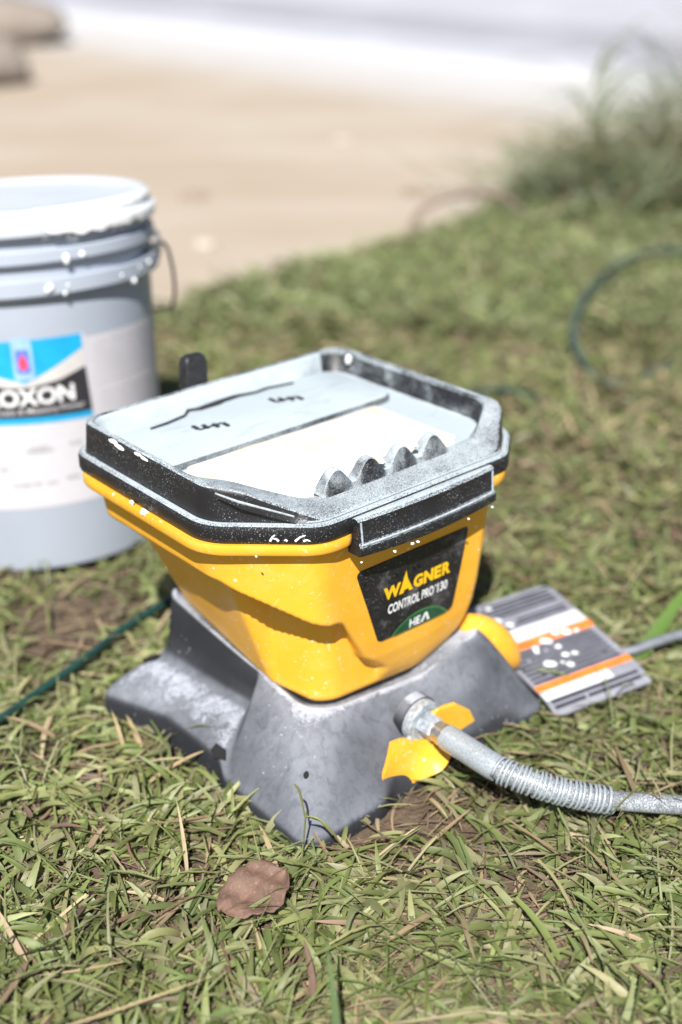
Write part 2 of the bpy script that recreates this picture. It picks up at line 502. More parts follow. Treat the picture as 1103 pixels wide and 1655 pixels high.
# rounded bottom
last = hv[-1]
cx_, cy_ = .008, -.005
for s_, dz in ((.985, -.003), (.95, -.006), (.90, -.007), (.6, -.007)):
    hv.append([(cx_ + (p[0] - cx_) * s_, cy_ + (p[1] - cy_) * s_, p[2] + dz) for p in last])
mb = MB(); mb.loft(hv, True, False, True)
hopper = mb.build('hopper', M['yellow'], spr, sharp=None)
bvh = BVHTree.FromPolygons([Vector(v) for v in mb.v], mb.f)
def on_front(a, z, off=.0006):
    h = bvh.ray_cast(Vector((a, -.3, z)), Vector((0, 1, 0)))
    y = h[0].y if h[0] is not None else -.118
    return (a, y - off, z)

# rolled yellow rim under the lid
rim_in = [-.0105] * nP
for i, (a, bq) in enumerate(hop_top):
    if bq < -.10 and -.066 < a < .090: rim_in[i] = -.0105 + .0085 * min(1, sstep(-.066, -.050, a) * (1 - sstep(.077, .090, a)))
r0 = offset(hop_top, .002); r1 = offset(hop_top, [x * .95 for x in rim_in]); r2 = offset(hop_top, rim_in); r3 = offset(hop_top, [x * .9 for x in rim_in])
rings = [[(x, y, .2372) for x, y in r0], [(x, y, .2355) for x, y in offset(hop_top, [x * .55 for x in rim_in])], [(x, y, .2362) for x, y in r1], [(x, y, .2340) for x, y in r2],
         [(x, y, .2295) for x, y in r2], [(x, y, .2275) for x, y in r3], [(x, y, .2280) for x, y in offset(hop_top, [x * .7 for x in rim_in])], [(x, y, .233) for x, y in r0]]
mb = MB(); mb.loft(rings); mb.build('rim', M['yellow'], spr, sharp=50)

# ---- lid
lid_ol = outline([(-.088, -.128), (.108, -.128), (.151, -.092), (.141, .121), (-.154, .119), (-.153, -.068)], [.034, .026, .036, .030, .024, .040], EN)
def ztop(a, b_, inn=False):
    z = .2765
    if b_ < -.04:
        f = sstep(-.150, -.078, a) * sstep(.02, .06, -.04 - b_ + .0) if a < 0 else 1 - sstep(.10, .150, a)
        z = .2765 - (.0175 if inn else .0243) * f
    return z
def inw(a, b_):      # width of the wall top
    wd = .004
    if b_ < -.05:
        f = sstep(-.140, -.080, a) if a < 0 else 1 - sstep(.12, .150, a)
        wd = .004 + .026 * f * sstep(-.05, -.11, b_) if b_ > -.11 else .004 + .026 * f
    return wd
ins = [inw(a, b_) for a, b_ in lid_ol]; zt = [ztop(a, b_) for a, b_ in lid_ol]; zi = [ztop(a, b_, True) for a, b_ in lid_ol]
def lring(off, zf):
    o2 = offset(lid_ol, off)
    return [(p[0], p[1], zf(i)) for i, p in enumerate(o2)]
skirt = [lring(.0035, lambda i: .2375), lring(.0008, lambda i: .2365), lring(0, lambda i: .2385), lring(.0, lambda i: .2470), lring(.0010, lambda i: .2500), lring(.0030, lambda i: .2512), lring(.0062, lambda i: .2508)]
wall = [lring(.0066, lambda i: .2510), lring(.0085, lambda i: max(zt[i] - .004, .2514)), lring(.0092, lambda i: zt[i] - .001), lring(.0105, lambda i: zt[i])]
in_ol = outline([(-.078, -.0985), (.098, -.0985), (.1355, -.078), (.1265, .1070), (-.1405, .1055), (-.1390, -.044)], [.030, .020, .026, .022, .016, .030], EN)
w_top = lring(.0105, lambda i: zt[i])
top = [w_top, [(w_top[i][0] * .5 + p[0] * .5, w_top[i][1] * .5 + p[1] * .5, (zt[i] + zi[i]) / 2 + .0006) for i, p in enumerate(in_ol)], [(p[0], p[1], zi[i] - .0005) for i, p in enumerate(in_ol)]]
in_ol = outline([(-.078, -.0985), (.098, -.0985), (.1355, -.078), (.1265, .1070), (-.1405, .1055), (-.1390, -.044)], [.030, .020, .026, .022, .016, .030], EN)
def iring(off, zf):
    return [(p[0], p[1], zf(i)) for i, p in enumerate(offset(in_ol, off))]
bk_ = [sstep(.086, .104, p[1]) * (1 - sstep(.07, .11, p[0])) for p in in_ol]
inner = [iring(0, lambda i: zi[i] - .0006), iring([.0015 + .002 * q for q in bk_], lambda i: max(zi[i] - .003, .2575)), iring([.0050 + .0040 * q for q in bk_], lambda i: .2570 + .005 * bk_[i]), iring([.0075 + .0060 * q for q in bk_], lambda i: .2550 + .003 * bk_[i])]
inner_old = [lring([.0106 + x for x in ins], lambda i: zt[i] - .0012), lring([.0125 + x for x in ins], lambda i: zt[i] - .004), lring([.017 + x for x in ins], lambda i: .258), lring([.020 + x for x in ins], lambda i: .2565)]
lid = mesh('lid', [], [], M['black_dusted'], spr)
mb = MB(); mb.loft(skirt); mb.loft(wall); sk = mb.build('lid_tmp', M['black_dusted'], None, sharp=40)
old = lid.data; lid.data = sk.data; bpy.data.objects.remove(sk)
lid.data.name = 'lid'
mb = MB(); mb.loft(top); rt = mb.build('rim', M['front_dusted'], lid, sharp=40)
rt.data.materials.append(M['rim_dusted'])
for p in rt.data.polygons:
    if p.center.y > -.055 + .02 * noise.noise(p.center * 70): p.material_index = 1
mb = MB(); mb.loft(inner); iw = mb.build('inner_wall', M['wall_dusted'], lid, sharp=50)
iw.data.materials.append(M['back_dusted'])       # the back took most of the overspray
for p in iw.data.polygons:
    if p.center.y > .085 + .02 * noise.noise(p.center * 60) and p.center.x < .105: p.material_index = 1
mb = MB(); mb.loft([[(p[0], p[1], .2560) for p in offset(in_ol, .002)], [(p[0] * .9, p[1] * .9, .2562) for p in offset(in_ol, .004)]], True, False, True)
mb.build('tray_floor', M['tray_dusted'], lid)
# raised back plateau
pl = outline([(-.139, .010), (.118, .010), (.112, .099), (-.136, .097)], [.006, .02, .02, .008], [10, 10, 10, 10], 5)
mb = MB(); mb.loft([[(x, y, .2563) for x, y in pl], [(x, y, .2612) for x, y in offset(pl, .002)], [(x, y, .2620) for x, y in offset(pl, .004)]], True, False, True)
mb.build('tray_step', M['tray_dusted'], lid, sharp=40)
pn = outline([(-.072, -.0925), (.088, -.0925), (.084, .0060), (-.113, .0060), (-.128, -.040)], [.01, .008, .008, .004, .01], [10, 10, 10, 10, 10], 5)
pn = [(x + .0016 * noise.noise(Vector((x * 120, y * 120, 5))), y + .0016 * noise.noise(Vector((x * 120, y * 120, 9)))) for x, y in pn]
mb = MB(); mb.loft([[(x, y, .2563) for x, y in pn], [(x, y, .2602) for x, y in offset(pn, .0006)], [(x, y, .2608) for x, y in offset(pn, .0016)]], True, False, True)
m, nt, b = new_mat('poured_white_paint')
co = objco(nt); n1 = ntex(nt, 18, 4, .55, co); n2 = ntex(nt, 35, 3, .5, co)
c = mixc(nt, mth(nt, 'MULTIPLY', mrange(nt, n1.outputs[0], .46, .66), .75), (.74, .725, .67), (.74, .61, .36))
c = mixc(nt, mth(nt, 'MULTIPLY', mrange(nt, n2.outputs[0], .60, .70), .6), c, (.52, .57, .60))
nt.links.new(c, b.inputs['Base Color']); b.inputs['Roughness'].default_value = .6
n3 = ntex(nt, 55, 3, .5, co, .5); bump(nt, n3.outputs[0], b, .35, .002); b.inputs['Roughness'].default_value = .38
M['poured'] = m
mb.build('paint_panel', M['poured'], lid, sharp=40)
# black ridge line and two ribbed marks on the plateau
ridge = [(-.095, .083), (-.078, .084), (-.058, .088), (-.049, .096), (-.040, .093), (-.020, .0945), (-.012, .0975), (.004, .0955), (.020, .092), (.034, .0935), (.060, .0885)]
wid = [.0009, .0015, .0015, .0024, .0032, .0048, .0054, .0022, .0016, .0016, .0010]
mb = MB(); rg = []
for k, (x, y) in enumerate(ridge):
    h = wid[k]
    rg.append([(x, y - h, .2617), (x, y - h * .6, .2635), (x, y + h * .6, .2635), (x, y + h, .2617)])
mb.loft(rg, True, True, True); mb.build('moulded_ridge', M['dull_black'], lid, smooth=False)
for (x0, y0, x1, y1) in ((-.066, .061, -.043, .050), (.020, .068, .041, .056)):
    mb = MB()
    for k in range(4):
        t = k / 3; x = x0 + (x1 - x0) * t; y = y0 + (y1 - y0) * t
        mb.box(x - .0016, x + .0016, y - .004, y + .004, .2615, .2632)
    mb.box(min(x0, x1), max(x0, x1), (y0 + y1) / 2 - .0012, (y0 + y1) / 2 + .0012, .2615, .2626)
    mb.build('ribbed_mark', M['dull_black'], lid, smooth=False)
# peg at the back edge
mb = MB(); mb.loft([[(x, y, z) for x, y in outline([(-.039 + d, .110 + d), (-.015 - d, .110 + d), (-.015 - d, .125 - d), (-.039 + d, .125 - d)], [.003] * 4, [2] * 4, 4)] for z, d in ((.245, -.001), (.262, 0), (.296, .001), (.300, .002), (.3020, .004))], True, True, True)
mb.build('peg', M['dull_black'], lid, sharp=50)
# toothed gun rest along the front edge
prof = []
nT = 96
for k in range(nT + 1):
    u = k / nT; a = -.067 + u * .134
    ph = (u * 4) % 1.0
    hgt = .0165 * (.5 - .5 * math.cos(2 * math.pi * ph)) ** .62
    hgt = max(hgt, .0035 * (1 if .06 < u < .94 else 0))
    prof.append((a, .2585 + hgt))
mb = MB(); rg = []
for (a, z) in prof:
    fl = .006 * (z - .2585) / .0185
    rg.append([(a, -.1035, .2565), (a, -.101 + fl * .5, z - .001), (a, -.099 + fl * .4, z), (a, -.092, z), (a, -.090, z - .001), (a, -.0835 - fl * .4, .2565)])
mb.loft(rg, True, True, True); mb.build('gun_rest', M['wall_dusted'], lid, sharp=50)
# latch tongue hanging over the front
mb = MB(); cols = []
nA = 30
for k in range(nA + 1):
    u = k / nA; a = -.060 + u * .145
    bow = .0035 * (1 - (2 * u - 1) ** 2)
    b0 = -.1270; b1 = -.1335 - bow
    zb = .2175 + .002 * (2 * u - 1) ** 2
    cols.append([(a, b0 + .006, .2470), (a, b0 - .0015, .2490), (a, b1 + .002, .2490), (a, b1, .2472), (a, b1 - .0008, .2300), (a, b1 - .0020, .2285), (a, b1 - .0034, .2270),
                 (a, b1 - .0040, .2250), (a, b1 - .0036, zb + .001), (a, b1 - .0024, zb), (a, b1 + .001, zb), (a, b0 + .004, .219)])
mb.loft(cols, True, True, True); mb.build('latch', M['black_dusted'], lid, sharp=45)
# raised bead round the latch
mb = MB()
pts = []
for k in range(25):
    u = k / 24; a = -.0565 + u * .138; bow = .0035 * (1 - (2 * u - 1) ** 2)
    pts.append((a, -.1365 - bow, .2288))
mb.tube(pts, .0009, 6)
mb.tube([(-.0565, -.1352, .2288), (-.0575, -.1340, .2465)], .0008, 6)
mb.tube([(.0815, -.1365, .2288), (.0825, -.1342, .2465)], .0008, 6)
mb.build('bead', M['dust_line'], lid)
# scratch ridge on the front left corner of the lid, a wet drip on the right wall
mb = MB(); mb.tube([(-.1440, -.0750, .2765), (-.135, -.090, .2725), (-.1060, -.1170, .2615)], [.0006, .0010, .0006], 6)
mb.build('moulded_ridge', M['dust_line'], lid)
mb = MB()
mb.blob((.1210, .083, .272), .0035, .0030, .005, 8, 5, .1)
for (a, b_, z, r_) in ((-.1448, .058, .2735, .0030), (-.1446, .050, .2715, .0034), (-.1440, .024, .2735, .003), (-.1438, .016, .2730, .0028), (-.152, -.006, .2395, .0018), (-.062, -.140, .218, .0012), (-.03, -.1415, .2165, .0016), (-.012, -.142, .217, .0018), (-.006, -.1418, .2165, .0015), (.05, -.141, .217, .0014), (.078, -.140, .218, .0012),
                      (-.005, -.0985, .2725, .0035), (.030, -.0985, .2722, .0035), (-.006, -.1005, .269, .003)):
    mb.blob((a, b_, z), r_ * .8, r_ * (2.0 if a < -.14 else .8), r_ * .55, 9, 5, .3)
for k in range(5):
    p0 = Vector((-.1165 + .0045 * k, -.1020 - .0040 * k, .2400)); p1 = p0 + Vector((random.uniform(-.005, .007), 0, random.uniform(.0, .006))); p1.y = p0.y - (p1.x - p0.x) * .88
    nd = Vector((-.66, -.75, 0)) * .0012
    mb.tube([p0 + nd, (p0 + p1) / 2 + nd + Vector((0, 0, .001)), p1 + nd], [.0009, .0007, .0004], 5)
tag(mb.build('paint_spatter', M['paint'], lid), kind='stuff')
mb = MB()
for (a, b_, z, r_) in ((-.1555, .004, .2355, .0036), (-.1550, -.018, .2345, .0022), (-.1560, .046, .2350, .0018), (-.156, .02, .238, .0022), (-.132, -.105, .2335, .0010), (-.148, -.05, .2335, .0012)):
    mb.blob((a, b_, z), r_ * .6, r_ * 1.2, r_ * .9, 8, 5, .3)
tag(mb.build('paint_spatter', M['paint'], spr), kind='stuff')

# ---- printed label on the front of the hopper
lab_poly = outline([(-.019, .1175), (.0635, .1175), (.0755, .1940), (-.048, .1940)], [.006, .006, .0035, .004], [24, 24, 24, 24], 6)
ca, cz = .018, .158
rings = []
for s_ in (1.0, .985, .8, .6, .4, .2, .02):
    rings.append([on_front(ca + (x - ca) * s_, cz + (z - cz) * s_, .0002 if s_ == 1 else .0009) for x, z in lab_poly])
mb = MB(); mb.loft(rings, True, False, True)
label = mb.build('label', M['label_black'], spr)

def text_mesh(s, size=1.0, bold=0., shear=0., sx=1.0, space=1.0):
    """outline letters as (x, y) vertices and faces, left-bottom at the origin, cap height `size`"""
    cu = bpy.data.curves.new('txt', 'FONT'); cu.body = s; cu.size = 1.0; cu.offset = bold; cu.shear = shear; cu.space_character = space
    cu.resolution_u = 4
    ob = bpy.data.objects.new('txt', cu); COL.objects.link(ob)
    bpy.context.view_layer.update()
    dg = bpy.context.evaluated_depsgraph_get()
    me = bpy.data.meshes.new_from_object(ob.evaluated_get(dg))
    bm = bmesh.new(); bm.from_mesh(me)
    bmesh.ops.remove_doubles(bm, verts=bm.verts, dist=1e-5)
    bmesh.ops.triangulate(bm, faces=bm.faces)
    bm.verts.ensure_lookup_table(); bm.verts.index_update()
    v = [(q.co.x, q.co.y) for q in bm.verts]; f = [tuple(x.index for x in q.verts) for q in bm.faces]
    bm.free(); bpy.data.meshes.remove(me); bpy.data.objects.remove(ob); bpy.data.curves.remove(cu)
    x0 = min(p[0] for p in v); y0 = min(p[1] for p in v); y1 = max(p[1] for p in v)
    k = size / (y1 - y0)
    return [((p[0] - x0) * k * sx, (p[1] - y0) * k) for p in v], f

def fit_text(s, x0, x1, h, **kw):
    v, f = text_mesh(s, h, **kw)
    wd = max(p[0] for p in v)
    k = (x1 - x0) / wd
    return [(x0 + p[0] * k, p[1]) for p in v], f

# logo word: heavy letters, the A drawn out into a tall spike
for (ch, x0, x1) in (('W', -.018, .0005), ('G', .0145, .0250), ('N', .0258, .0365), ('E', .0373, .0455), ('R', .0463, .0562)):
    v, f = fit_text(ch, x0, x1, .0118, bold=.055)
    mesh('letter', [on_front(x + .10 * z * 0, .1572 + z, .0013) for x, z in v], f, M['ink_yellow'], label, smooth=False)
av = [(-.0012, 0), (.0034, 0), (.0046, .0026), (.0092, .0026), (.0098, 0), (.0142, 0), (.0076, .0125), (.0055, .0205), (.0030, .0125)]
mesh('letter', [on_front(x, .1572 + z, .0013) for x, z in av], [(0, 1, 2, 8), (3, 4, 5, 6), (2, 3, 6, 8), (8, 6, 7)], M['ink_yellow'], label, smooth=False)
mb = MB()
v, f = fit_text('CONTROL PRO', -.012, .0385, .0092, bold=.03)
mb.add([on_front(x, .1425 + z, .0013) for x, z in v], f)
v, f = fit_text('TM', .0390, .0415, .0022, bold=.02)
mb.add([on_front(x, .1492 + z, .0013) for x, z in v], f)
v, f = fit_text('130', .0425, .0540, .0092, bold=.03)
mb.add([on_front(x, .1425 + z, .0013) for x, z in v], f)
mb.build('lettering', M['ink_white'], label, smooth=False)
# green globe segment with its brighter edge
def seg_poly(dr):
    c = (.026, .0905); r_ = .0425 + dr
    out = []
    for k in range(33):
        an = R(150 - 120 * k / 32)
        x = c[0] + r_ * math.cos(an); z = c[1] + r_ * math.sin(an)
        out.append((x, z))
    return out
def clip(pts):
    z0 = .1183
    q = [(min(max(x, -.0175), .0622), z) for x, z in pts if z > z0]
    return [(q[0][0], z0)] + q + [(q[-1][0], z0)]
for (nm, dr, mt, off) in (('emblem_rim', 0, 'green_rim', .0012), ('emblem', -.0016, 'green_dark', .0015)):
    q = clip(seg_poly(dr)); mb = MB()
    up = [on_front(x, z, off) for x, z in q[1:-1]]
    dn = [on_front(x, .1183, off) for x, z in q[1:-1]]
    mb.loft([dn, up], False); mb.build(nm, M[mt], label, smooth=False)
mb = MB()
v, f = fit_text('HE', .0130, .0250, .0082, bold=.03)
mb.add([on_front(x, .1200 + z, .0019) for x, z in v], f)
av = [(.0255, 0), (.0283, 0), (.0312, .0060), (.0330, .0), (.0358, 0), (.0325, .0084), (.0296, .0084)]
mb.add([on_front(x, .1200 + z, .0019) for x, z in av], [(0, 1, 2, 6), (2, 3, 4, 5), (6, 2, 5)])
mb.build('lettering', M['ink_white'], label, smooth=False)

# ---- base
EB = [60, 30, 40, 26, 42]
neck = outline([(-.072, -.100), (.098, -.122), (.102, .086), (-.090, .086), (-.0840, .0)], [.035, .014, .02, .012, .02], EB, 10)
foot = outline([(-.141, -.168), (.140, -.166), (.135, .100), (-.166, .100), (-.1385, .030)], [.020, .012, .012, .008, .03], EB, 10)
LEG = [(0, 1.), (.05, .98), (.14, .92), (.30, .78), (.62, .47), (.86, .23), (.97, .14), (1.0, .0), (1.0, -.2)]
SIDE = [(0, .108), (.03, .092), (.06, .070), (.11, .051), (.18, .0445), (.50, .037), (.78, .029), (.90, .023), (.94, .0), (.94, -.02)]
FRONT = [(0, 1.), (.06, .98), (.18, .91), (.45, .70), (.66, .45), (.78, .28), (.84, .12), (.88, .0), (.88, -.2)]
nB = len(neck)
def base_w(a, b_):
    """leg / front share from the foot outline point"""
    leg = 0.
    if a < -.11 and b_ < 0: leg = 1 - sstep(-.062, -.046, b_)
    elif b_ < -.13 and a < 0: leg = 1 - sstep(-.062, -.044, a)
    if b_ < -.13 and a > 0: leg = max(leg, sstep(.088, .118, a))
    elif a > .10 and b_ < 0: leg = 1 - sstep(-.13, -.10, b_)
    fr = 0.
    if b_ < -.13 and -.06 < a < .13: fr = 1.
    return leg, fr
def prof_at(P, u):
    n = len(P) - 1; x = u * n; k = min(int(x), n - 1); t = x - k
    return P[k][0] + (P[k + 1][0] - P[k][0]) * t, P[k][1] + (P[k + 1][1] - P[k][1]) * t
def smooth_prof(P, m=54):
    d = [prof_at(P, i / m) for i in range(m + 1)]
    for _ in range(3):
        d = [d[0]] + [((d[i - 1][0] + 2 * d[i][0] + d[i + 1][0]) / 4, (d[i - 1][1] + 2 * d[i][1] + d[i + 1][1]) / 4) for i in range(1, m)] + [d[-1]]
    return d
LEGs, SIDEs, FRONTs = smooth_prof(LEG), smooth_prof(SIDE), smooth_prof(FRONT)
rings = []
for j in range(55):
    ring = []
    for i in range(nB):
        lg, fr = base_w(*foot[i])
        oth = FRONTs[j] if fr else SIDEs[j]
        zt_b = z_bot(*neck[i]) - .004
        zo = oth[1] * zt_b if fr else (oth[1] if oth[1] < .046 else .046 + (oth[1] - .046) / .062 * (zt_b - .046))
        d = LEGs[j][0] * lg + oth[0] * (1 - lg); z = LEGs[j][1] * zt_b * lg + zo * (1 - lg)
        a = neck[i][0] + (foot[i][0] - neck[i][0]) * d; b2 = neck[i][1] + (foot[i][1] - neck[i][1]) * d
        nn = noise.noise(Vector((a * 30, b2 * 30, z * 30))) * .0008
        ring.append((a + nn, b2 + nn, z))
    rings.append(ring)
rings = [[(p[0] * .80, p[1] * .80, p[2] - .010) for p in rings[0]], [(p[0] * .97, p[1] * .97, p[2] - .001) for p in rings[0]]] + rings
mb = MB(); mb.loft(rings, True, False, False)
base = mb.build('base', M['base'], spr, sharp=None)
bvb = BVHTree.FromPolygons([Vector(v) for v in mb.v], mb.f)
def on_base(origin, d):
    h = bvb.ray_cast(Vector(origin), Vector(d).normalized())
    return h[0], h[1]
# black ring added as the shadow in the gap between the hopper and the base
co_ = offset(hop_bot, .005)
mb = MB(); mb.loft([[(x, y, z_bot(x, y) + .004) for x, y in co_], [(x, y, z_bot(x, y) - .022) for x, y in co_]])
mb.build('gap_shade', M['dull_black'], spr)
# openings in the shell: proud black patches colour in their shaded depth
def patch(name, c, nrm, pts, mat, off=.0004, th=.0006):
    nrm = Vector(nrm).normalized(); u = Vector((0, 0, 1)).cross(nrm)
    if u.length < .1: u = Vector((1, 0, 0))
    u.normalize(); v = nrm.cross(u)
    mb = MB()
    mb.loft([[Vector(c) + u * x + v * y + nrm * (off - .002) for x, y in pts], [Vector(c) + u * x + v * y + nrm * (off + th) for x, y in pts]], True, True, True)
    return mb.build(name, mat, base, smooth=False)
p, n_ = on_base((-.108, .088, .3), (0, 0, -1)); patch('slot', p, n_, [(-.004, -.007), (.003, -.009), (.005, .004), (0, .010), (-.004, .006)], M['hole_shade'])
p, n_ = on_base((-.130, -.044, .3), (0, 0, -1)); patch('slot', p, n_, [(-.008, -.005), (.002, -.007), (.008, -.002), (.006, .005), (-.004, .003)], M['hole_shade'])
p, n_ = on_base((-.105, -.125, .3), (0, 0, -1)); patch('pinhole', p, n_, [(.0022 * math.cos(k * .7), .0032 * math.sin(k * .7)) for k in range(9)], M['hole_shade'])
# yellow lever on the right flank
mb = MB()
rg = []
for k in range(13):
    t = k / 12; r_ = .019 * math.sin(math.pi * (.06 + .88 * t)) ** .5
    c = Vector((.094, -.104, .088)).lerp(Vector((.146, -.117, .030)), t)
    ax = Vector((.052, -.013, -.058)).normalized(); uu = ax.cross(Vector((0, 1, 0))).normalized(); ww = ax.cross(uu)
    rg.append([c + uu * r_ * math.cos(q) + ww * r_ * .8 * math.sin(q) for q in [2 * math.pi * i / 16 for i in range(16)]])
mb.loft(rg, True, True, True); mb.build('lever', M['yellow'], spr, sharp=60)
# three winged plates round the outlet
def plate(pts, th):
    mb = MB()
    c = sum((Vector(p) for p in pts), Vector()) / len(pts)
    nrm = (Vector(pts[1]) - Vector(pts[0])).cross(Vector(pts[2]) - Vector(pts[0])).normalized()
    if nrm.y > 0: nrm = -nrm
    mb.loft([[Vector(p) - nrm * th for p in pts], [Vector(p) for p in pts]], True, True, True)
    return bevel_mod(mb.build('wing_plate', M['yellow'], spr, smooth=False), .0012)
plate([(.004, -.150, .052), (.016, -.150, .057), (.036, -.150, .053), (.053, -.151, .039), (.060, -.152, .024), (.050, -.152, .016), (.024, -.152, .022), (.005, -.151, .034)], .004)
mb = MB(); rg = []          # one bent piece below the fitting: an upright flank that curls forward into a lip
tp = spline([(-.036, -.150, .048), (-.024, -.1515, .047), (-.010, -.153, .040), (.006, -.154, .034), (.024, -.155, .031)], 25)
bp = spline([(-.060, -.150, .000), (-.040, -.153, .000), (-.018, -.160, .006), (.000, -.172, .016), (.018, -.166, .023)], 25)
for k in range(25):
    col = []
    for q in range(7):
        v = q / 6; p_ = tp[k].lerp(bp[k], v); p_.y -= .004 * math.sin(v * math.pi) * (1 - k / 14)
        col.append(p_)
    rg.append(col + [c_ + Vector((.0004, .0038, -.0010)) for c_ in reversed(col)])
mb.loft(rg, True, True, True); mb.build('wing_plate', M['yellow'], spr, sharp=50)

# ------------------------------------------------------------------ spray hose
hose = tag(empty('spray_hose', W(.003, -.143, 0), SY), 'grey paint speckled spray hose with spring guard plugged into the sprayer base', 'hose')
def hp(a, b_, z): return (a - .003, b_ + .143, z)
def axis_rings(mb, prof, seg=28, hexn=0, z=.0475):
    rg = []
    for (t, r_) in prof:
        rg.append([hp(.003 + r_ * math.cos(q), -t, z + r_ * math.sin(q)) for q in [2 * math.pi * i / (hexn or seg) for i in range(hexn or seg)]])
    mb.loft(rg, True, True, True)
mb = MB(); axis_rings(mb, [(.138, .0190), (.1475, .0190), (.1485, .0180), (.1487, .0135), (.147, .0125)]); mb.build('washer', M['zinc'], hose, sharp=40)
mb = MB(); axis_rings(mb, [(.130, .0202), (.1395, .0202), (.1400, .0196)]); mb.build('boss', M['base'], hose, sharp=40)
mb = MB(); axis_rings(mb, [(.146, .0098), (.150, .0105), (.160, .0105), (.1615, .0095)], hexn=6); mb.build('hex_nut', M['zinc'], hose, smooth=False)
mb = MB(); axis_rings(mb, [(.1612, .0088), (.166, .0088), (.1665, .0096), (.172, .0098), (.1725, .0088), (.176, .0090)], 24); mb.build('fitting', M['steel'], hose, sharp=40)
# small wire clip hanging off the washer
mb = MB(); mb.tube([hp(-.010, -.150, .040), hp(-.013, -.152, .030), hp(-.006, -.156, .026), hp(.004, -.156, .027)], .0022, 8); mb.blob(hp(-.0175, -.150, .043), .003, .003, .003)
mb.build('clip', M['zinc'], hose)
path = spline([(.003, -.160, .0475), (.003, -.195, .0475), (.004, -.225, .047), (.014, -.248, .043), (.032, -.270, .036), (.054, -.291, .0300), (.081, -.312, .025), (.108, -.333, .021), (.16, -.374, .016), (.24, -.43, .010), (.36, -.50, .008)], 121)
path = [Vector(hp(*p)) for p in path]
cum = [0.]
for i in range(1, len(path)): cum.append(cum[-1] + (path[i] - path[i - 1]).length)
def on_path(s):
    k = int(np.searchsorted(cum, s)); k = min(max(k, 1), len(path) - 1)
    t = (s - cum[k - 1]) / (cum[k] - cum[k - 1]); return path[k - 1].lerp(path[k], t), (path[min(k + 1, len(path) - 1)] - path[max(k - 2, 0)]).normalized()
mb = MB(); mb.tube(path, .0075, 16); mb.build('tube', M['hose'], hose, sharp=60)
s0, s1, s2 = .012, .067, .158
mb = MB(); pp = [on_path(s0 + (s1 - s0) * k / 12)[0] for k in range(13)]; mb.tube([pp[0]] + pp + [pp[-1]], [.0085, .0104] + [.0108] * 11 + [.0104, .008], 20)
mb.build('sleeve', M['sleeve'], hose, sharp=50)
mb = MB(); mb.tube([on_path(s1 + (s2 - s1) * k / 30)[0] for k in range(31)], .0086, 16); mb.build('liner', M['hose'], hose, sharp=60)
hel = []
turns = 23
for k in range(turns * 16 + 1):
    u = k / (turns * 16)
    s = s1 + (s2 - s1) * u + .0007 * math.sin(u * 40)
    p, t = on_path(s); up = Vector((0, 0, 1)); q = t.cross(up).normalized(); w_ = q.cross(t)
    an = 2 * math.pi * u * turns
    hel.append(p + (q * math.cos(an) + w_ * math.sin(an)) * .0103)
mb = MB(); mb.tube(hel, .00125, 6); mb.build('spring', M['sleeve'], hose, sharp=None)

# ------------------------------------------------------------------ paint bucket
BX, BY = -.334, 1.315
bk = tag(empty('paint_bucket', (-.334, 1.315, -.006)), 'grey plastic five gallon paint bucket with white lid and blue label', 'bucket')
bk.rotation_euler = (R(-5.1), R(-2.5), 0)
bk.scale = (.953, .953, .953)
mb = MB()
mb.lathe([(.0, .004), (.136, .004), (.139, .006), (.1400, .010), (.1480, .306), (.1482, .395)], 96)
body = mb.build('body', M['bucket'], bk, sharp=40)
for (zb, zt_, ro, sl) in ((.310, .3285, .1585, 'band'), (.3425, .3575, .1565, 'band')):
    mb = MB(); mb.lathe([(.147, zt_ - .003), (ro - .002, zt_), (ro, zt_ - .002), (ro + .0005, zb + .002), (ro - .001, zb), (ro - .003, zb + .001), (.1475, zb + .006)], 96)
    mb.build('band', M['bucket'], bk, sharp=35)
mb = MB()
mb.lathe([(.149, .370), (.1590, .3715), (.1600, .3745), (.1595, .3800), (.1560, .3825), (.1545, .3840), (.1535, .3905), (.1520, .3950), (.1495, .3965), (.1460, .3962), (.1440, .3945), (.1430, .3938), (.10, .3936), (.0, .3936)], 96)
blid = mb.build('lid', M['bucket_lid'], bk, sharp=35)
# white paint that ran over the lid and the bands
def drip(name, r0_, z0, z1, a0, a1, parent, seed, amp=.006, topr=None):
    rr = random.Random(seed); n = 60; rg_t = []; rg_b = []; rg_m = []
    ph = [rr.uniform(0, 6.28) for _ in range(5)]
    top = []
    for k in range(n + 1):
        an = a0 + (a1 - a0) * k / n; e = min(1, k / 4, (n - k) / 6)
        zz = z1 + amp * sum(math.sin(an * f_ + ph[i]) for i, f_ in enumerate((.20, .33, .55, .8))) * .25
        zz = z0 - (z0 - zz) * max(e, .15)
        s_, c_ = math.sin(R(an)), math.cos(R(an))
        top.append((topr * s_, -topr * c_, z0 + .0012)) if topr else top.append(((r0_ - .002) * s_, -(r0_ - .002) * c_, z0))
        rg_t.append((r0_ * s_, -r0_ * c_, z0 - .0006)); rg_m.append(((r0_ + .0007) * s_, -(r0_ + .0007) * c_, (z0 + zz) / 2)); rg_b.append(((r0_ - .0002) * s_, -(r0_ - .0002) * c_, zz))
    mb = MB(); mb.loft([top, rg_t, rg_m, rg_b], False)
    return mb.build(name, M['paint'], parent, sharp=None)
drip('paint_drip', .1612, .3835, .3705, 24, 96, blid, 3, .0035)
drip('paint_drip', .1545, .3955, .3815, 24, 96, blid, 5, .004, topr=.146)
mb = MB(); rr = random.Random(21)
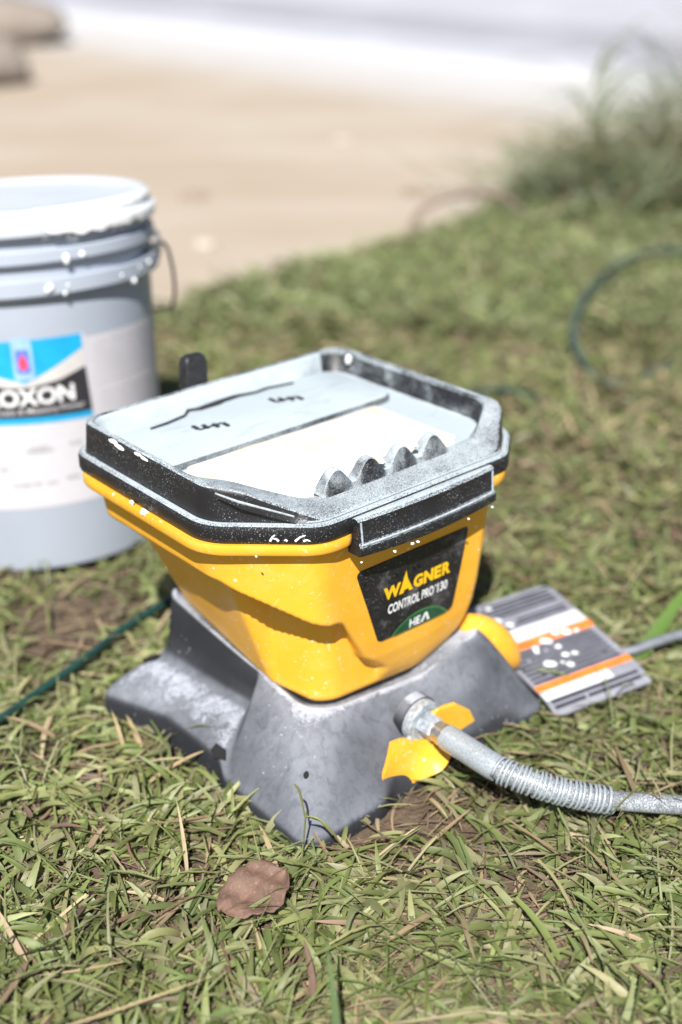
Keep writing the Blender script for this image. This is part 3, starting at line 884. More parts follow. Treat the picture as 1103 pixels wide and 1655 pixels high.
for (a0, a1, z, r_, n) in ((22, 40, .3150, .1590, 5), (48, 66, .3125, .1588, 2), (30, 52, .3480, .1568, 2), (66, 80, .3160, .1588, 2), (26, 40, .3640, .1495, 5), (55, 72, .3660, .1495, 2)):
    for k in range(n):
        an = rr.uniform(a0, a1); q = rr.uniform(.0015, .0042)
        mb.blob((r_ * math.sin(R(an)), -r_ * math.cos(R(an)), z + rr.uniform(-.004, .006)), q, q, q * rr.uniform(.8, 1.6), 8, 5, .15)
tag(mb.build('paint_spatter', M['paint'], bk), kind='stuff')
# ear and wire handle
for s_ in (1, -1):
    mb = MB(); mb.lathe([(.149, .3160), (.1600, .3170), (.1625, .3240), (.1625, .3400), (.1600, .3470), (.149, .348)], 6, s_ * 92 - 7, s_ * 92 + 7)
    mb.build('ear', M['bucket_lid'], bk, sharp=30)
mb = MB()
hpts = []
for k in range(49):
    th = math.pi * k / 48
    y_ = math.sin(th)
    hpts.append((.166 * math.cos(th), .062 * y_ + .004 + .03 * math.sin(th * .5 if k < 24 else (math.pi - th) * .5), .333 - .105 * y_))
hpts = [(.158, .000, .335), (.164, .000, .338), (.1700, .003, .331), (.1725, .006, .318)] + [(.1735, .012, .300), (.1715, .022, .275), (.160, .056, .248), (.145, .105, .240), (.10, .150, .228), (.04, .178, .223), (-.04, .178, .223), (-.10, .150, .228), (-.145, .105, .24), (-.168, .06, .256), (-.178, .02, .30), (-.166, 0, .335), (-.158, 0, .335)]
mb.tube(spline(hpts, 80), .0021, 8); mb.build('handle', M['wire'], bk, sharp=None)
# printed wrap
def rad(z): return .1400 + (z - .010) * (.0080 / .296)
def wrap(an, z, off): r_ = rad(z) + off; return (r_ * math.sin(R(an)), -r_ * math.cos(R(an)), z)
def sheet(name, mat, top, bot, off, parent, n=40):
    """top/bot: lists of (angle, z) polylines with the same angles"""
    a0, a1 = top[0][0], top[-1][0]
    rg = [[], []]
    lo = []; hi = []
    for k in range(n + 1):
        u = k / n
        at_ = interp(u, [(i / (len(top) - 1), t[0]) for i, t in enumerate(top)]); zt_ = interp(u, [(i / (len(top) - 1), t[1]) for i, t in enumerate(top)])
        ab = interp(u, [(i / (len(bot) - 1), t[0]) for i, t in enumerate(bot)]); zb_ = interp(u, [(i / (len(bot) - 1), t[1]) for i, t in enumerate(bot)])
        hi.append((at_, zt_)); lo.append((ab, zb_))
    mb = MB(); mb.loft([[wrap(a, z, off) for a, z in lo], [wrap(a, z, off) for a, z in hi]], False)
    o = mb.build(name, mat, parent)
    return o
wrapper = sheet('label', M['label_white'], [(-62, .2600), (38, .2660), (39, .2600), (92, .2600)], [(-62, .079), (38, .079), (39, .079), (92, .079)], .0006, bk, 120)
sheet('blue_panel', M['blue'], [(-12, .2655), (37, .2655)], [(-12, .2480), (0, .2300), (12, .2190), (24, .2330), (37.2, .2500)], .0010, wrapper)
sheet('silver_panel', M['swoosh'], [(-12, .2480), (0, .2300), (12, .2190), (24, .2330), (37.2, .2500)], [(-12, .2290), (4, .2100), (14, .2080), (26, .2180), (37.5, .2290)], .0010, wrapper)
sheet('black_panel', M['print_black'], [(-12, .2290), (4, .2160), (14, .2150), (26, .2200), (37.5, .2300)], [(-12, .1835), (38.7, .1800)], .0013, wrapper)
sheet('blue_line', M['blue'], [(-12, .1833), (38.7, .1798)], [(-12, .1765), (38.9, .1735)], .0011, wrapper)
sheet('logo_frame', M['pale_blue'], [(8.2, .2680), (16.2, .2680)], [(8.2, .2230), (16.2, .2230)], .0014, wrapper, 10)
sheet('logo_field', M['deep_blue'], [(9.6, .2560), (14.8, .2560)], [(9.6, .2310), (14.8, .2310)], .0018, wrapper, 10)
mb = MB()
c0 = (12.2, .2420); q = []
for k in range(20):
    t = 2 * math.pi * k / 20
    q.append((c0[0] + 1.75 * math.sin(t) * (1 - .35 * max(0, math.cos(t))), c0[1] + .0082 * math.cos(t) + (.003 if abs(t) < .2 else 0)))
mb.add([wrap(a, z, .0022) for a, z in q], [tuple(range(20))]); mb.build('logo', M['red'], wrapper, smooth=False)
def wrap_text(name, s, a0, a1, z0, h, mat, off, **kw):
    v, f = fit_text(s, a0, a1, h, **kw)
    return mesh(name, [wrap(x, z0 + z, off) for x, z in v], f, mat, wrapper, smooth=False)
wrap_text('lettering', 'LOXON', -4.0, 31.5, .1955, .0185, M['ink_white'], .0017, bold=.03)
wrap_text('lettering', 'Concrete & Masonry Primer', -8, 35.5, .1850, .0075, M['print_faint'], .0017, bold=.01)
# small print, too soft in the photograph to read: plain text bars
mb = MB()
rr = random.Random(5)
def bar(a0, a1, z, h):
    mb.loft([[wrap(a0 + (a1 - a0) * k / 4, z, .0011) for k in range(5)], [wrap(a0 + (a1 - a0) * k / 4, z + h, .0011) for k in range(5)]], False)
for z, spans in ((.146, [(10, 13), (13.6, 18)]), (.1425, [(8, 20)]), (.146, [(27, 29), (29.6, 32)]), (.124, [(-4, 0)]), (.1050, [(1, 3.2), (4, 9), (10, 13), (15.5, 20)]), (.1080, [(24, 30)])):
    for a0, a1 in spans: bar(a0, a1, z, .0038)
tag(mb.build('small_print', M['print_grey'], wrapper), kind='stuff')
mb = MB()
for k in range(26):
    z = .2520 - k * .0062
    if k in (8, 15): continue
    a = 42.
    while a < 86:
        l = rr.uniform(3, 9); bar(a, min(a + l, 87), z, .0022); a += l + rr.uniform(.6, 1.4)
tag(mb.build('small_print', M['print_faint'], wrapper), kind='stuff')

# ------------------------------------------------------------------ warning card
cd = tag(empty('warning_card', (.2018, 1.0180, .028)), 'grey striped instruction card with orange bands and white paint spots behind the sprayer', 'card')
cu_ = Vector((-.90, -.45, -.06)).normalized()      # across, towards the sprayer
cv_ = Vector((.44, -.90, -.07)); cv_ = (cv_ - cu_ * cv_.dot(cu_)).normalized()                   # along, towards the camera
cn_ = cu_.cross(cv_);  cn_ = cn_ if cn_.z > 0 else -cn_
def cpt(x, y, h=0.):
    """x across (0 = far right edge), y along (0 = back edge); the near end curls down"""
    y_ = y; dz = 0
    if y > .140: dz = -((y - .140) ** 2) * 9
    return Vector((.0045, .097, .004)) + cu_ * x + cv_ * y_ + cn_ * (h + dz)
CW, CL = .104, .166
def card_sheet(name, mat, x0, x1, y0, y1, h0, h1, nx=6, ny=14, parent=None, skew=0., round_=0.):
    mb = MB(); rg = []
    g = lambda i, j, h: cpt(x0 + (x1 - x0) * i / nx, y0 + (y1 - y0) * j / ny + skew * (i / nx), h)
    def rnd(i, j):
        x = x0 + (x1 - x0) * i / nx; y = y0 + (y1 - y0) * j / ny
        if round_:
            for cx2 in (x0 + round_, x1 - round_):
                if y < y0 + round_ and ((x < cx2 and cx2 == x0 + round_) or (x > cx2 and cx2 == x1 - round_)):
                    v = Vector((x - cx2, y - (y0 + round_)))
                    if v.length > 1e-6:
                        m_ = max(abs(v.x), abs(v.y)); v = v.normalized() * m_
                        x = cx2 + v.x; y = y0 + round_ + v.y
        return x, y
    top = []; bot = []
    for j in range(ny + 1):
        for i in range(nx + 1):
            x, y = rnd(i, j); y += skew * i / nx
            top.append(cpt(x, y, h1)); bot.append(cpt(x, y, h0))
    n = nx + 1; f = []
    for j in range(ny):
        for i in range(nx):
            f.append((j * n + i, j * n + i + 1, (j + 1) * n + i + 1, (j + 1) * n + i))
    off = len(top)
    f2 = [tuple(q + off for q in reversed(t)) for t in f]
    bd = [i for i in range(n)] + [j * n + nx for j in range(1, ny + 1)] + [ny * n + i for i in range(nx - 1, -1, -1)] + [j * n for j in range(ny - 1, 0, -1)]
    f3 = [(bd[k], bd[(k + 1) % len(bd)], bd[(k + 1) % len(bd)] + off, bd[k] + off) for k in range(len(bd))]
    return mesh(name, top + bot, f + f2 + f3, mat, parent or cd, smooth=False)
sheet_o = card_sheet('sheet', M['card'], 0, CW, 0, CL, 0, .0022, 16, 22, round_=.014)
card_sheet('white_band', M['card_white'], .0005, CW - .0005, .050, .068, .0023, .0026)
card_sheet('orange_band', M['orange'], .0005, CW - .0005, .0681, .0795, .0023, .0027)
card_sheet('orange_band', M['orange'], .0005, CW - .0005, .130, .1385, .0023, .0027)
card_sheet('white_band', M['card_white'], .030, CW - .0005, .1386, .150, .0023, .0026)
for (y0, y1) in ((.006, .046), (.082, .127), (.151, .163)):
    y = y0
    while y < y1:
        x = .006
        mbx = []
        while x < CW - .006:
            l = rr.uniform(.05, .14); xe = min(x + l, CW - .004)
            if rr.random() < .92: mbx.append((x, xe))
            x = xe + rr.uniform(.0015, .004)
        for (xa, xb) in mbx:
            if not hasattr(card_sheet, 'acc'): card_sheet.acc = MB()
            h = .00255
            card_sheet.acc.loft([[cpt(xa + (xb - xa) * k / 2, y, h) for k in range(3)], [cpt(xa + (xb - xa) * k / 2, y + .0036, h) for k in range(3)]], False)
        y += .0060
tag(card_sheet.acc.build('text_line', M['card_ink'], cd, smooth=False), kind='stuff')
mb = MB()
for (x, y, r_) in ((.055, .078, .0068), (.070, .083, .0035), (.072, .088, .003), (.050, .091, .003), (.071, .108, .0066), (.051, .104, .0040), (.042, .106, .0034), (.055, .118, .0040), (.060, .112, .002), (.078, .030, .0045), (.071, .041, .0040), (.075, .010, .0030), (.03, .075, .005), (.02, .078, .003), (.04, .072, .004), (.09, .076, .004), (.045, .147, .004)):
    c = cpt(x, y, .0028); mb.blob(c, r_, r_ * random.uniform(.7, 1.1), .0012, 9, 4, .2)
tag(mb.build('paint_spatter', M['paint'], cd), kind='stuff')

# ------------------------------------------------------------------ cords and hoses
def gz(x, y, d=0): return float(lawn_z(x, y)) + d
mb = MB()
cp = [(-.52, .62, .012), (-.40, .78, .013), (-.297, .916, .015), (-.274, .958, .013), (-.238, 1.009, .018), (-.212, 1.063, .016), (-.180, 1.105, .018), (-.13, 1.18, .016), (-.03, 1.33, .012), (.08, 1.52, .012), (.150, 1.635, .022), (.197, 1.667, .030), (.255, 1.678, .024), (.29, 1.69, .004), (.33, 1.70, -.014)]
mb.tube(spline([(x, y, z - .003) for x, y, z in cp], 90), .0039, 10)
tag(mb.build('extension_cord', M['cord_green'], None, sharp=None), 'thin dark green cord running over the grass behind the sprayer', 'cord')
mb = MB()
gp = [(.66, 1.98, .0), (.56, 1.905, .004), (.47, 1.815, .010), (.41, 1.755, .012), (.372, 1.775, .022), (.358, 1.87, .050), (.378, 1.98, .065), (.43, 2.12, .075), (.51, 2.27, .075), (.60, 2.36, .070), (.70, 2.36, .055), (.82, 2.28, .03), (.93, 2.15, .015)]
mb.tube(spline([(x, y, z * .65 - .005) for x, y, z in gp], 90), .0058, 12)
tag(mb.build('garden_hose', M['hose_green'], None, sharp=None), 'faded green garden hose lying in a loop on the lawn', 'hose')
mb = MB()
pc = [(.215, 1.02, .008), (.262, 1.012, .018), (.290, 1.018, .024), (.318, 1.030, .026), (.36, 1.05, .020), (.44, 1.09, .012), (.60, 1.14, .008)]
mb.tube(spline(pc, 40), .0046, 10)
tag(mb.build('power_cord', M['cord_grey'], None, sharp=None), 'grey power cord leaving the grass behind the striped card', 'cord')
M['dry_stalk'] = plain('dry_stalk', (.22, .17, .135), .8, var=.25, scale=20)
mb = MB(); mb.tube(spline([(.145, 2.60, -.02), (.148, 2.61, .02), (.165, 2.62, .055), (.205, 2.635, .075), (.255, 2.66, .082), (.31, 2.69, .075), (.37, 2.72, .04), (.40, 2.74, -.02)], 40), .0085, 8)
tag(mb.build('bent_stalk', M['dry_stalk'], None, sharp=None), 'thick dry brown stalk arching over at the lawn edge', 'stalk')

# ------------------------------------------------------------------ grass
def leaf_material(name, trans=.35, rough=.5):
    m, nt, b = new_mat(name)
    at_ = nt.nodes.new('ShaderNodeAttribute'); at_.attribute_name = 'tint'
    n = ntex(nt, 160, 3, .6, objco(nt))
    c = mixc(nt, mth(nt, 'MULTIPLY', mrange(nt, n.outputs[0], .45, .75), .35), at_.outputs['Color'], (.20, .19, .12))
    nt.links.new(c, b.inputs['Base Color']); b.inputs['Roughness'].default_value = rough; b.inputs['Specular IOR Level'].default_value = .45
    tr = nt.nodes.new('ShaderNodeBsdfTranslucent'); nt.links.new(c, tr.inputs['Color'])
    mx = nt.nodes.new('ShaderNodeMixShader'); mx.inputs[0].default_value = trans
    out = nt.nodes['Material Output']
    nt.links.new(b.outputs[0], mx.inputs[1]); nt.links.new(tr.outputs[0], mx.inputs[2]); nt.links.new(mx.outputs[0], out.inputs['Surface'])
    return m
M['grass'] = leaf_material('grass_blade')
M['dry'] = leaf_material('dry_grass', .2, .7)

def blades(name, root, az, L, wd, e0, e1, tint, mat, twist=None, blunt=None, parent=None, lev=5, sway=None):
    """root (n,3), one ribbon leaf per row, bent from elevation e0 to e1"""
    n = len(root)
    s = np.linspace(0, 1, lev)
    wp = np.interp(s, [0, .2, .5, .8, 1], [.75, 1, .86, .50, .03])
    wpb = np.interp(s, [0, .2, .5, .8, 1], [.62, 1, 1, .9, .7])
    if blunt is None: blunt = np.zeros(n)
    wmat = wp[None] * (1 - blunt[:, None]) + wpb[None] * blunt[:, None]
    if twist is None: twist = RNG.uniform(-.6, .6, n)
    if sway is None: sway = RNG.normal(0, .35, n)
    pos = np.zeros((n, lev, 3)); p = root.copy(); pos[:, 0] = p
    for k in range(1, lev):
        t = (s[k] + s[k - 1]) / 2
        e = e0 + (e1 - e0) * t; a = az + sway * t
        d = np.stack([np.cos(e) * np.cos(a), np.cos(e) * np.sin(a), np.sin(e)], 1)
        p = p + d * (L * (s[k] - s[k - 1]))[:, None]; pos[:, k] = p
    side_h = np.stack([-np.sin(az), np.cos(az), np.zeros(n)], 1)
    upv = np.array([0, 0, 1.])[None]
    V = np.zeros((n, lev, 3, 3))
    for k in range(lev):
        tw = twist * (.4 + s[k])
        sd = side_h * np.cos(tw)[:, None] + upv * np.sin(tw)[:, None]
        h = (wd * wmat[:, k] * .5)[:, None]
        V[:, k, 0] = pos[:, k] - sd * h; V[:, k, 2] = pos[:, k] + sd * h
        V[:, k, 1] = pos[:, k] - upv * h * .35
    V = V.reshape(-1, 3)
    base_i = (np.arange(n) * lev * 3)[:, None, None]
    q = np.array([[3 * k + c, 3 * k + c + 1, 3 * k + c + 4, 3 * k + c + 3] for k in range(lev - 1) for c in (0, 1)])[None]
    F = (base_i + q).reshape(-1, 4)
    me = bpy.data.meshes.new(name)
    me.vertices.add(len(V)); me.vertices.foreach_set('co', V.ravel().astype(np.float32))
    me.loops.add(F.size); me.loops.foreach_set('vertex_index', F.ravel().astype(np.int32))
    me.polygons.add(len(F)); me.polygons.foreach_set('loop_start', np.arange(0, F.size, 4, dtype=np.int32)); me.polygons.foreach_set('loop_total', np.full(len(F), 4, np.int32))
    me.polygons.foreach_set('use_smooth', np.ones(len(F), bool))
    me.update(); me.validate()
    ca_ = me.attributes.new('tint', 'FLOAT_COLOR', 'POINT')
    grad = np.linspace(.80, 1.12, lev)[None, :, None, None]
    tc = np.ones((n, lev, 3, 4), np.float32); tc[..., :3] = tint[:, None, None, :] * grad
    ca_.data.foreach_set('color', tc.ravel())
    me.materials.append(mat)
    o = bpy.data.objects.new(name, me); COL.objects.link(o)
    if parent: o.parent = parent
    return o

def clump(x, y):
    return (np.sin(x * 13.1 + 1.7 * np.sin(y * 9.3)) * np.sin(y * 11.7 + 1.3 * np.sin(x * 7.9)) + .6 * np.sin(x * 31 + y * 23) * np.sin(y * 37 - x * 17))

def scatter(n, y0, y1, thin=.0):
    y = RNG.uniform(y0, y1, n * 3); hw = .42 + .34 * y
    x = RNG.uniform(-1, 1, n * 3) * hw
    ok = y < edge_y(x) + RNG.normal(0, .025, len(x))
    # not under the sprayer, the bucket or the card
    dx = x - SO.x; dy = y - SO.y
    a = dx * math.cos(SY) + dy * math.sin(SY); b_ = -dx * math.sin(SY) + dy * math.cos(SY)
    ok &= ~((a > -.138) & (a < .128) & (b_ > -.145) & (b_ < .105))
    ok &= (x - BX) ** 2 + (y - BY) ** 2 > .140 ** 2
    px_ = x - .206; py_ = y - 1.115
    u_ = px_ * cu_.x + py_ * cu_.y; v_ = px_ * cv_.x + py_ * cv_.y
    ok &= ~((u_ > .004) & (u_ < .11) & (v_ > .004) & (v_ < .150))
    bare = np.exp(-((x - .06) ** 2 / .006 + (y - .79) ** 2 / .002)) + .8 * np.exp(-((x + .26) ** 2 / .006 + (y - 1.12) ** 2 / .006)) + .6 * np.exp(-((x - .13) ** 2 / .004 + (y - .72) ** 2 / .002))
    keep = RNG.uniform(0, 1, len(x)) > np.clip(bare * (1.0 if thin > 0 else .3), 0, .93) + thin * (clump(x, y) < -.25)
    ok &= keep
    x = x[ok][:n]; y = y[ok][:n]
    return x, y

GREENS = np.array([[.175, .215, .068], [.225, .260, .092], [.275, .290, .125], [.135, .170, .055], [.300, .315, .150], [.275, .275, .145], [.190, .235, .080]])
FARG = np.array([[.185, .235, .085], [.230, .275, .112], [.275, .305, .140], [.150, .195, .068], [.335, .330, .190]])
DRYS = np.array([[.38, .30, .18], [.28, .20, .125], [.19, .125, .085], [.44, .36, .22], [.25, .20, .135]])
def tints(x, y, pal, jit=.18, shift=None):
    n = len(x)
    k = RNG.integers(0, len(pal), n)
    c = pal[k] * RNG.uniform(1 - jit, 1 + jit, (n, 1)) * RNG.uniform(.93, 1.07, (n, 3))
    g = clump(x * .55 + 3, y * .55)
    c *= (1 + .12 * g)[:, None]
    return np.clip(c, .01, .6)

def lawn(name, n, y0, y1, Lr, wr, e0r, e1r, pal, mat, lift=0., thin=.3, blunt=.35, lev=5):
    x, y = scatter(n, y0, y1, thin); m_ = len(x)
    z = lawn_z(x, y) + RNG.uniform(-.003, .004, m_) + lift
    L = RNG.uniform(*Lr, m_) * (1 + .2 * clump(x, y)); wd_ = RNG.uniform(*wr, m_)
    az = RNG.uniform(0, 2 * np.pi, m_)
    az = np.where(RNG.uniform(0, 1, m_) < .35, RNG.normal(3.4, .8, m_) + clump(x * .7, y * .7), az)
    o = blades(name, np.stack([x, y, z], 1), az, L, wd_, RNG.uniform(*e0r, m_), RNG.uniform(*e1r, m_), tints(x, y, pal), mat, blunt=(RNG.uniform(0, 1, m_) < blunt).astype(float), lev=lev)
    return tag(o, kind='stuff')
def tufted(name, n_t, per, y0, y1, Lr, wr, e0r, e1r, pal, mat, spread, thin=.45, lev=6):
    x, y = scatter(n_t, y0, y1, thin)
    k = RNG.integers(max(1, per - 3), per + 4, len(x))
    ti = np.repeat(np.arange(len(x)), k); m_ = len(ti)
    az0 = RNG.uniform(0, 2 * np.pi, len(x))
    az = az0[ti] + RNG.normal(0, 1.1, m_)
    xx = x[ti] + RNG.normal(0, spread, m_); yy = y[ti] + RNG.normal(0, spread, m_)
    dx = xx - SO.x; dy = yy - SO.y
    a = dx * math.cos(SY) + dy * math.sin(SY); b_ = -dx * math.sin(SY) + dy * math.cos(SY)
    ok = ~((a > -.136) & (a < .126) & (b_ > -.143) & (b_ < .105))
    ti, az, xx, yy = ti[ok], az[ok], xx[ok], yy[ok]; m_ = len(ti)
    sz = RNG.uniform(.75, 1.25, len(x))[ti]
    z = lawn_z(xx, yy) + RNG.uniform(-.003, .003, m_)
    tone = (RNG.uniform(.78, 1.2, len(x)))[ti][:, None]
    L = RNG.uniform(*Lr, m_) * sz
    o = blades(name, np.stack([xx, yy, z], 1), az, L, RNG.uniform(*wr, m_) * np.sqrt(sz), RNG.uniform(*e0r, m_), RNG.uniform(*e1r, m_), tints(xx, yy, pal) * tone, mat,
               blunt=(RNG.uniform(0, 1, m_) < .15).astype(float), lev=lev, twist=RNG.uniform(-.9, .9, m_), sway=RNG.normal(0, .5, m_))
    return tag(o, kind='stuff')
THATCH = np.array([[.22, .16, .10], [.17, .115, .08], [.12, .08, .058], [.34, .27, .16], [.16, .13, .09]])
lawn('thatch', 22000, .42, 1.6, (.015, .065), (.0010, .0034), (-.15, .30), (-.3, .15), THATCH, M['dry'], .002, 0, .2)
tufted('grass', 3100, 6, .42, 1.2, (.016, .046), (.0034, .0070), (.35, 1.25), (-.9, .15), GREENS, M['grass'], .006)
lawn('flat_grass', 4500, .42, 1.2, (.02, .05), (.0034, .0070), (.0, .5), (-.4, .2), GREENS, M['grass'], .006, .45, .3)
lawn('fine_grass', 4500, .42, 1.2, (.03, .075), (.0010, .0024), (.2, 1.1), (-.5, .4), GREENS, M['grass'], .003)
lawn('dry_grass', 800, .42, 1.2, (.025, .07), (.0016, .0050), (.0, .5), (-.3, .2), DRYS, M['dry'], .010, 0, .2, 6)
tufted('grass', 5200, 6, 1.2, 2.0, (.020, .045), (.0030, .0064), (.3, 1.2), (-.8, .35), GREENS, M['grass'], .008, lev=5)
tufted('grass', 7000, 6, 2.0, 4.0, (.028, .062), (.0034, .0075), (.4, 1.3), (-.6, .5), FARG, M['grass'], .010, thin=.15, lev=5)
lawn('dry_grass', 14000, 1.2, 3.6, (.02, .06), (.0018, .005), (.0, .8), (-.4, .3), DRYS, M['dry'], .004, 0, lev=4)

# longer single blades and straws that stand out in front
def single(name, label, cat, root, az, L, wd, e0, e1, col, mat='grass', group=None):
    o = blades(name, np.array([root], float), np.array([az], float), np.array([L], float), np.array([wd], float), np.array([e0], float), np.array([e1], float), np.array([col], float), M[mat], twist=np.array([.25]), lev=9, sway=np.array([.15]))
    return tag(o, label, cat, group)
single('grass_sprout', 'broad bright green grass blade standing behind the card', 'blade of grass', (.268, 1.000, .004), .80, .135, .015, .55, .15, (.13, .24, .045))
single('grass_sprout', 'tall upright green blade at the bottom edge below the grey base', 'blade of grass', (-.001, .560, .0), 1.75, .085, .0062, 1.35, 1.0, (.13, .20, .08))
single('grass_sprout', 'pale green blade with a white tip left of the brown leaf', 'blade of grass', (-.070, .690, .012), 2.9, .036, .0055, .25, .05, (.16, .22, .09))
single('straw', 'dry straw lying across the grass in the bottom left corner', 'straw', (-.185, .570, .022), .28, .11, .0022, .12, .05, (.42, .33, .18), 'dry')
single('straw', 'pale dry straw leaning in the grass left of the brown leaf', 'straw', (-.115, .735, .004), 1.75, .055, .0032, .7, .6, (.45, .36, .22), 'dry')
single('straw', 'short pale straw standing beside the left foot of the base', 'straw', (-.185, .885, .004), 2.0, .035, .0035, .8, .7, (.48, .37, .22), 'dry')
single('straw', 'long pale stem lying flat in the grass near the bottom right', 'straw', (.03, .575, .024), .1, .075, .002, .06, -.05, (.42, .36, .22), 'dry')
single('grass_sprout', 'thin green blade bent over the right end of the brown leaf', 'blade of grass', (-.030, .690, .004), 2.5, .052, .0038, .75, -.2, (.19, .24, .09))
single('grass_sprout', 'narrow green blade crossing the lower edge of the brown leaf', 'blade of grass', (-.085, .668, .006), .55, .055, .0042, .6, -.1, (.22, .26, .11))
# seed head that rises in front of the base
sh = tag(empty('seed_head', (-.030, .745, 0)), 'branched grass seed head rising before the front foot of the base', 'seed head')
M['stem'] = plain('seed_stem', (.16, .17, .07), .7, var=.2)
mb = MB(); mb.tube(spline([(0, 0, 0), (.002, .003, .025), (.004, .004, .048)], 8), .0008, 5); mb.build('stem', M['stem'], sh)
for (dx, dy, dz) in ((.030, .004, .018), (.024, .0, .030), (-.004, .004, .074)):
    mb = MB(); mb.tube(spline([(.003, .004, .044), ((dx + .003) / 2, dy, (dz + .05) / 2 + .005), (dx, dy, dz)], 10), [.0007] * 3 + [.0010] * 5 + [.0006] * 2, 5); mb.build('branch', M['stem'], sh)

# ------------------------------------------------------------------ dead leaf
m, nt, b = new_mat('dead_leaf')
co = objco(nt); n1 = ntex(nt, 35, 5, .65, co); n2 = ntex(nt, 300, 4, .7, co)
c = mixc(nt, mrange(nt, n1.outputs[0], .35, .65), (.125, .072, .052), (.19, .112, .08))
c = mixc(nt, mth(nt, 'MULTIPLY', mrange(nt, n2.outputs[0], .55, .72), .55), c, (.36, .27, .22))
nt.links.new(c, b.inputs['Base Color']); b.inputs['Roughness'].default_value = .7
bump(nt, n2.outputs[0], b, .6, .0015)
lf = []
nu, nv = 15, 21
for j in range(nv):
    t = j / (nv - 1) * 2 - 1
    hw = .0245 * max(.02, (1 - abs(t) ** 2.8)) ** .6 * (1 + .05 * math.sin(j * 1.9) + .10 * math.sin(t * 3.1 + .5))
    for i in range(nu):
        s_ = i / (nu - 1) * 2 - 1
        x = t * .033; y = s_ * hw
        z = .030 - .006 * t + .010 * abs(s_) ** 1.5 * (1 if s_ < 0 else -.4) + .003 * math.sin(t * 7 + s_ * 3) - .006 * math.exp(-((s_ - .1 - .2 * t) / .12) ** 2) + (.010 * sstep(.05, .28, t + .25 * s_) * (1 if s_ < .3 else .6)) + .0016 * noise.noise(Vector((x * 140, y * 140, 1)))
        lf.append((x, y, z))
lfc = [(j * nu + i, j * nu + i + 1, (j + 1) * nu + i + 1, (j + 1) * nu + i) for j in range(nv - 1) for i in range(nu - 1)]
leaf = mesh('dead_leaf', lf, lfc, m, None)
sm = leaf.modifiers.new('thick', 'SOLIDIFY'); sm.thickness = .0006
leaf.matrix_world = Matrix.Translation((-.063, .700, -.006)) @ Matrix.Translation((0, 0, .02)) @ Matrix.Rotation(R(20), 4, 'X') @ Matrix.Rotation(R(35), 4, 'Z') @ Matrix.Scale(.86, 4) @ Matrix.Scale(.75, 4, (0, 0, 1)) @ Matrix.Translation((0, 0, -.026))
tag(leaf, 'curled brown dead leaf lying on the grass before the sprayer', 'leaf')

# ------------------------------------------------------------------ tall grass at the right
def tuft(label, x0, y0, rx, ry, n, Lr, wr, azm, azs, e0r, e1r, pal):
    x = RNG.normal(x0, rx, n); y = RNG.normal(y0, ry, n)
    z = lawn_z(x, np.minimum(y, edge_y(x) - .05)) - .01
    root = np.stack([x, y, z], 1)
    o = blades('grass_tuft', root, RNG.normal(azm, azs, n), RNG.uniform(*Lr, n), RNG.uniform(*wr, n), RNG.uniform(*e0r, n), RNG.uniform(*e1r, n), tints(x, y, pal), M['grass'], lev=6)
    tag(o, label, 'grass tuft', 'tall grass tufts at the right', 'thing')
    return o
DARKG = np.array([[.22, .27, .15], [.27, .32, .19], [.32, .35, .22], [.16, .19, .11], [.38, .35, .24]])
tuft('drooping grey green grass tuft nearest the garden hose loop', .76, 2.95, .13, .10, 420, (.16, .36), (.003, .008), 3.7, .6, (.6, 1.3), (-1.0, .0), DARKG)
tuft('tall wispy grass tuft on the mound at the right edge', 1.05, 3.15, .18, .14, 620, (.22, .54), (.003, .009), 3.5, .9, (.8, 1.5), (-.9, .5), DARKG)
tuft('low sparse grass tuft at the sandy lawn edge', .58, 2.98, .10, .10, 330, (.14, .30), (.003, .007), 2.8, 1.2, (.6, 1.4), (-.7, .6), DARKG)
tuft('straw coloured dry tuft standing among the green tufts', .90, 2.98, .16, .10, 160, (.18, .40), (.002, .006), 3.6, .8, (.7, 1.4), (-.8, .3), DRYS)
ws = tag(empty('weed_stalk', (.545, 2.80, 0)), 'single tall pale green weed stalk rising above the tufts', 'weed')
mb = MB(); mb.tube(spline([(0, 0, -.02), (-.008, 0, .12), (-.008, 0, .22), (.012, .0, .31), (.048, .0, .385), (.085, 0, .41)], 24), [.0034 - .0025 * k / 23 for k in range(24)], 6); mb.build('stem', M['stem'], ws)
for k, (z, az_, L_) in enumerate(((.16, .9, .19), (.22, .5, .18), (.29, .2, .12), (.20, 2.4, .10), (.27, 1.2, .15))):
    blades('leaf', np.array([[-.012, 0, z]]), np.array([az_]), np.array([L_]), np.array([.010]), np.array([1.1]), np.array([.2]), np.array([[.14, .17, .09]]), M['grass'], lev=7, parent=ws)

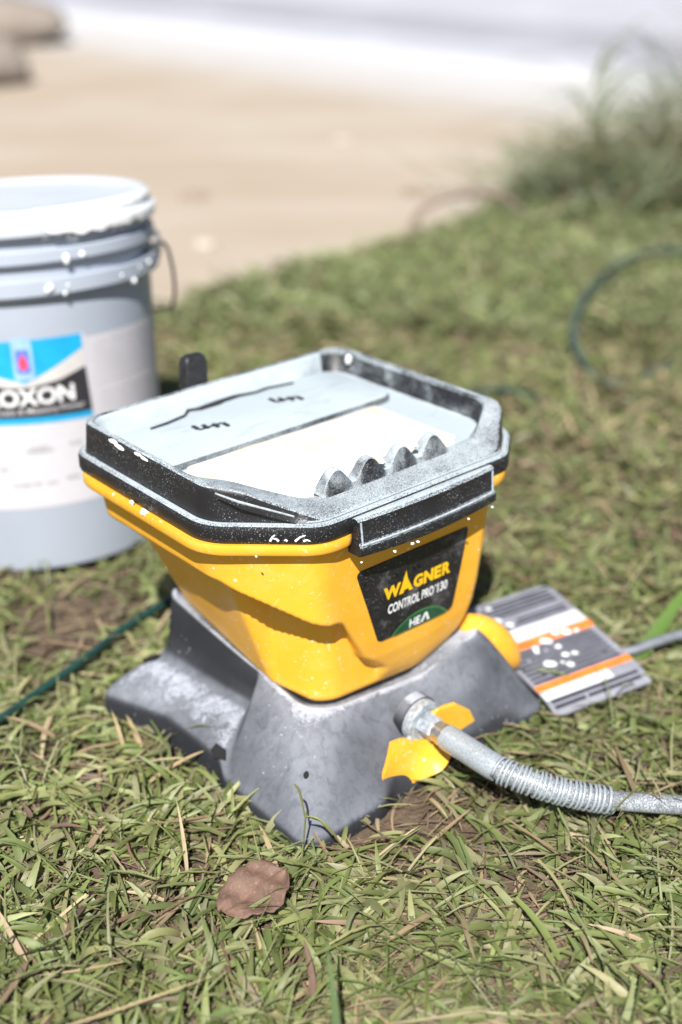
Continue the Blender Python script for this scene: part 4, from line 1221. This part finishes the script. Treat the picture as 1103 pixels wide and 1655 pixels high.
# ------------------------------------------------------------------ things far off on the yard
def stone(label, loc, sx, sy, sz, rz, mat, seed):
    bm = bmesh.new(); bmesh.ops.create_icosphere(bm, subdivisions=4, radius=1)
    for v in bm.verts:
        d = 1 + .16 * noise.noise(v.co * 1.3 + Vector((seed, 0, 0))) + .05 * noise.noise(v.co * 5 + Vector((seed, 3, 0)))
        v.co = Vector((v.co.x * sx * d, v.co.y * sy * d, max(v.co.z, -.75) * sz * d))
    me = bpy.data.meshes.new('stone'); bm.to_mesh(me); bm.free()
    for p in me.polygons: p.use_smooth = True
    me.materials.append(mat)
    o = bpy.data.objects.new('stone', me); COL.objects.link(o); o.location = loc; o.rotation_euler = (0, 0, rz)
    return tag(o, label, 'stone', 'stones at the far left of the yard')
M['stone'] = plain('brown_grey_stone', (.21, .18, .155), .9, var=.15, scale=6, bmp=.4)
stone('rounded brown grey stone with dark foot at the left edge of the yard', (-1.41, 5.0, .045), .25, .20, .115, .2, M['stone'], 3.)
stone('flat brown grey stone lying behind the rounded stone', (-1.76, 6.3, .06), .50, .26, .13, -.1, M['stone'], 8.)
M['clod'] = plain('brown_clod', (.28, .215, .16), .95, var=.2, scale=40, bmp=.5)
M['chip'] = plain('pale_chip', (.42, .375, .315), .9, var=.1, scale=40)
def clod(name, label, cat, px, py, sx, sy, sz, mat, seed, group):
    o = stone('x', (px, py, -.03 + sz * .4), sx, sy, sz, seed, mat, seed)
    o.name = name; tag(o, label, cat, group)
clod('dirt_clod', 'brown dirt clod on the sand straight behind the bucket', 'clod', -.355, 3.11, .045, .03, .008, M['clod'], 1., 'dirt clods on the yard')
clod('dirt_clod', 'brown dirt clod on the sand near the grass tufts', 'clod', .185, 3.16, .045, .03, .008, M['clod'], 2., 'dirt clods on the yard')
clod('pale_chip', 'pale chip on the sand far from the lawn', 'chip', .008, 3.83, .035, .03, .010, M['chip'], 4., 'pale chips on the yard')
clod('pale_chip', 'pale chip on the sand nearest the lawn edge', 'chip', -.285, 2.66, .022, .025, .010, M['chip'], 5., 'pale chips on the yard')
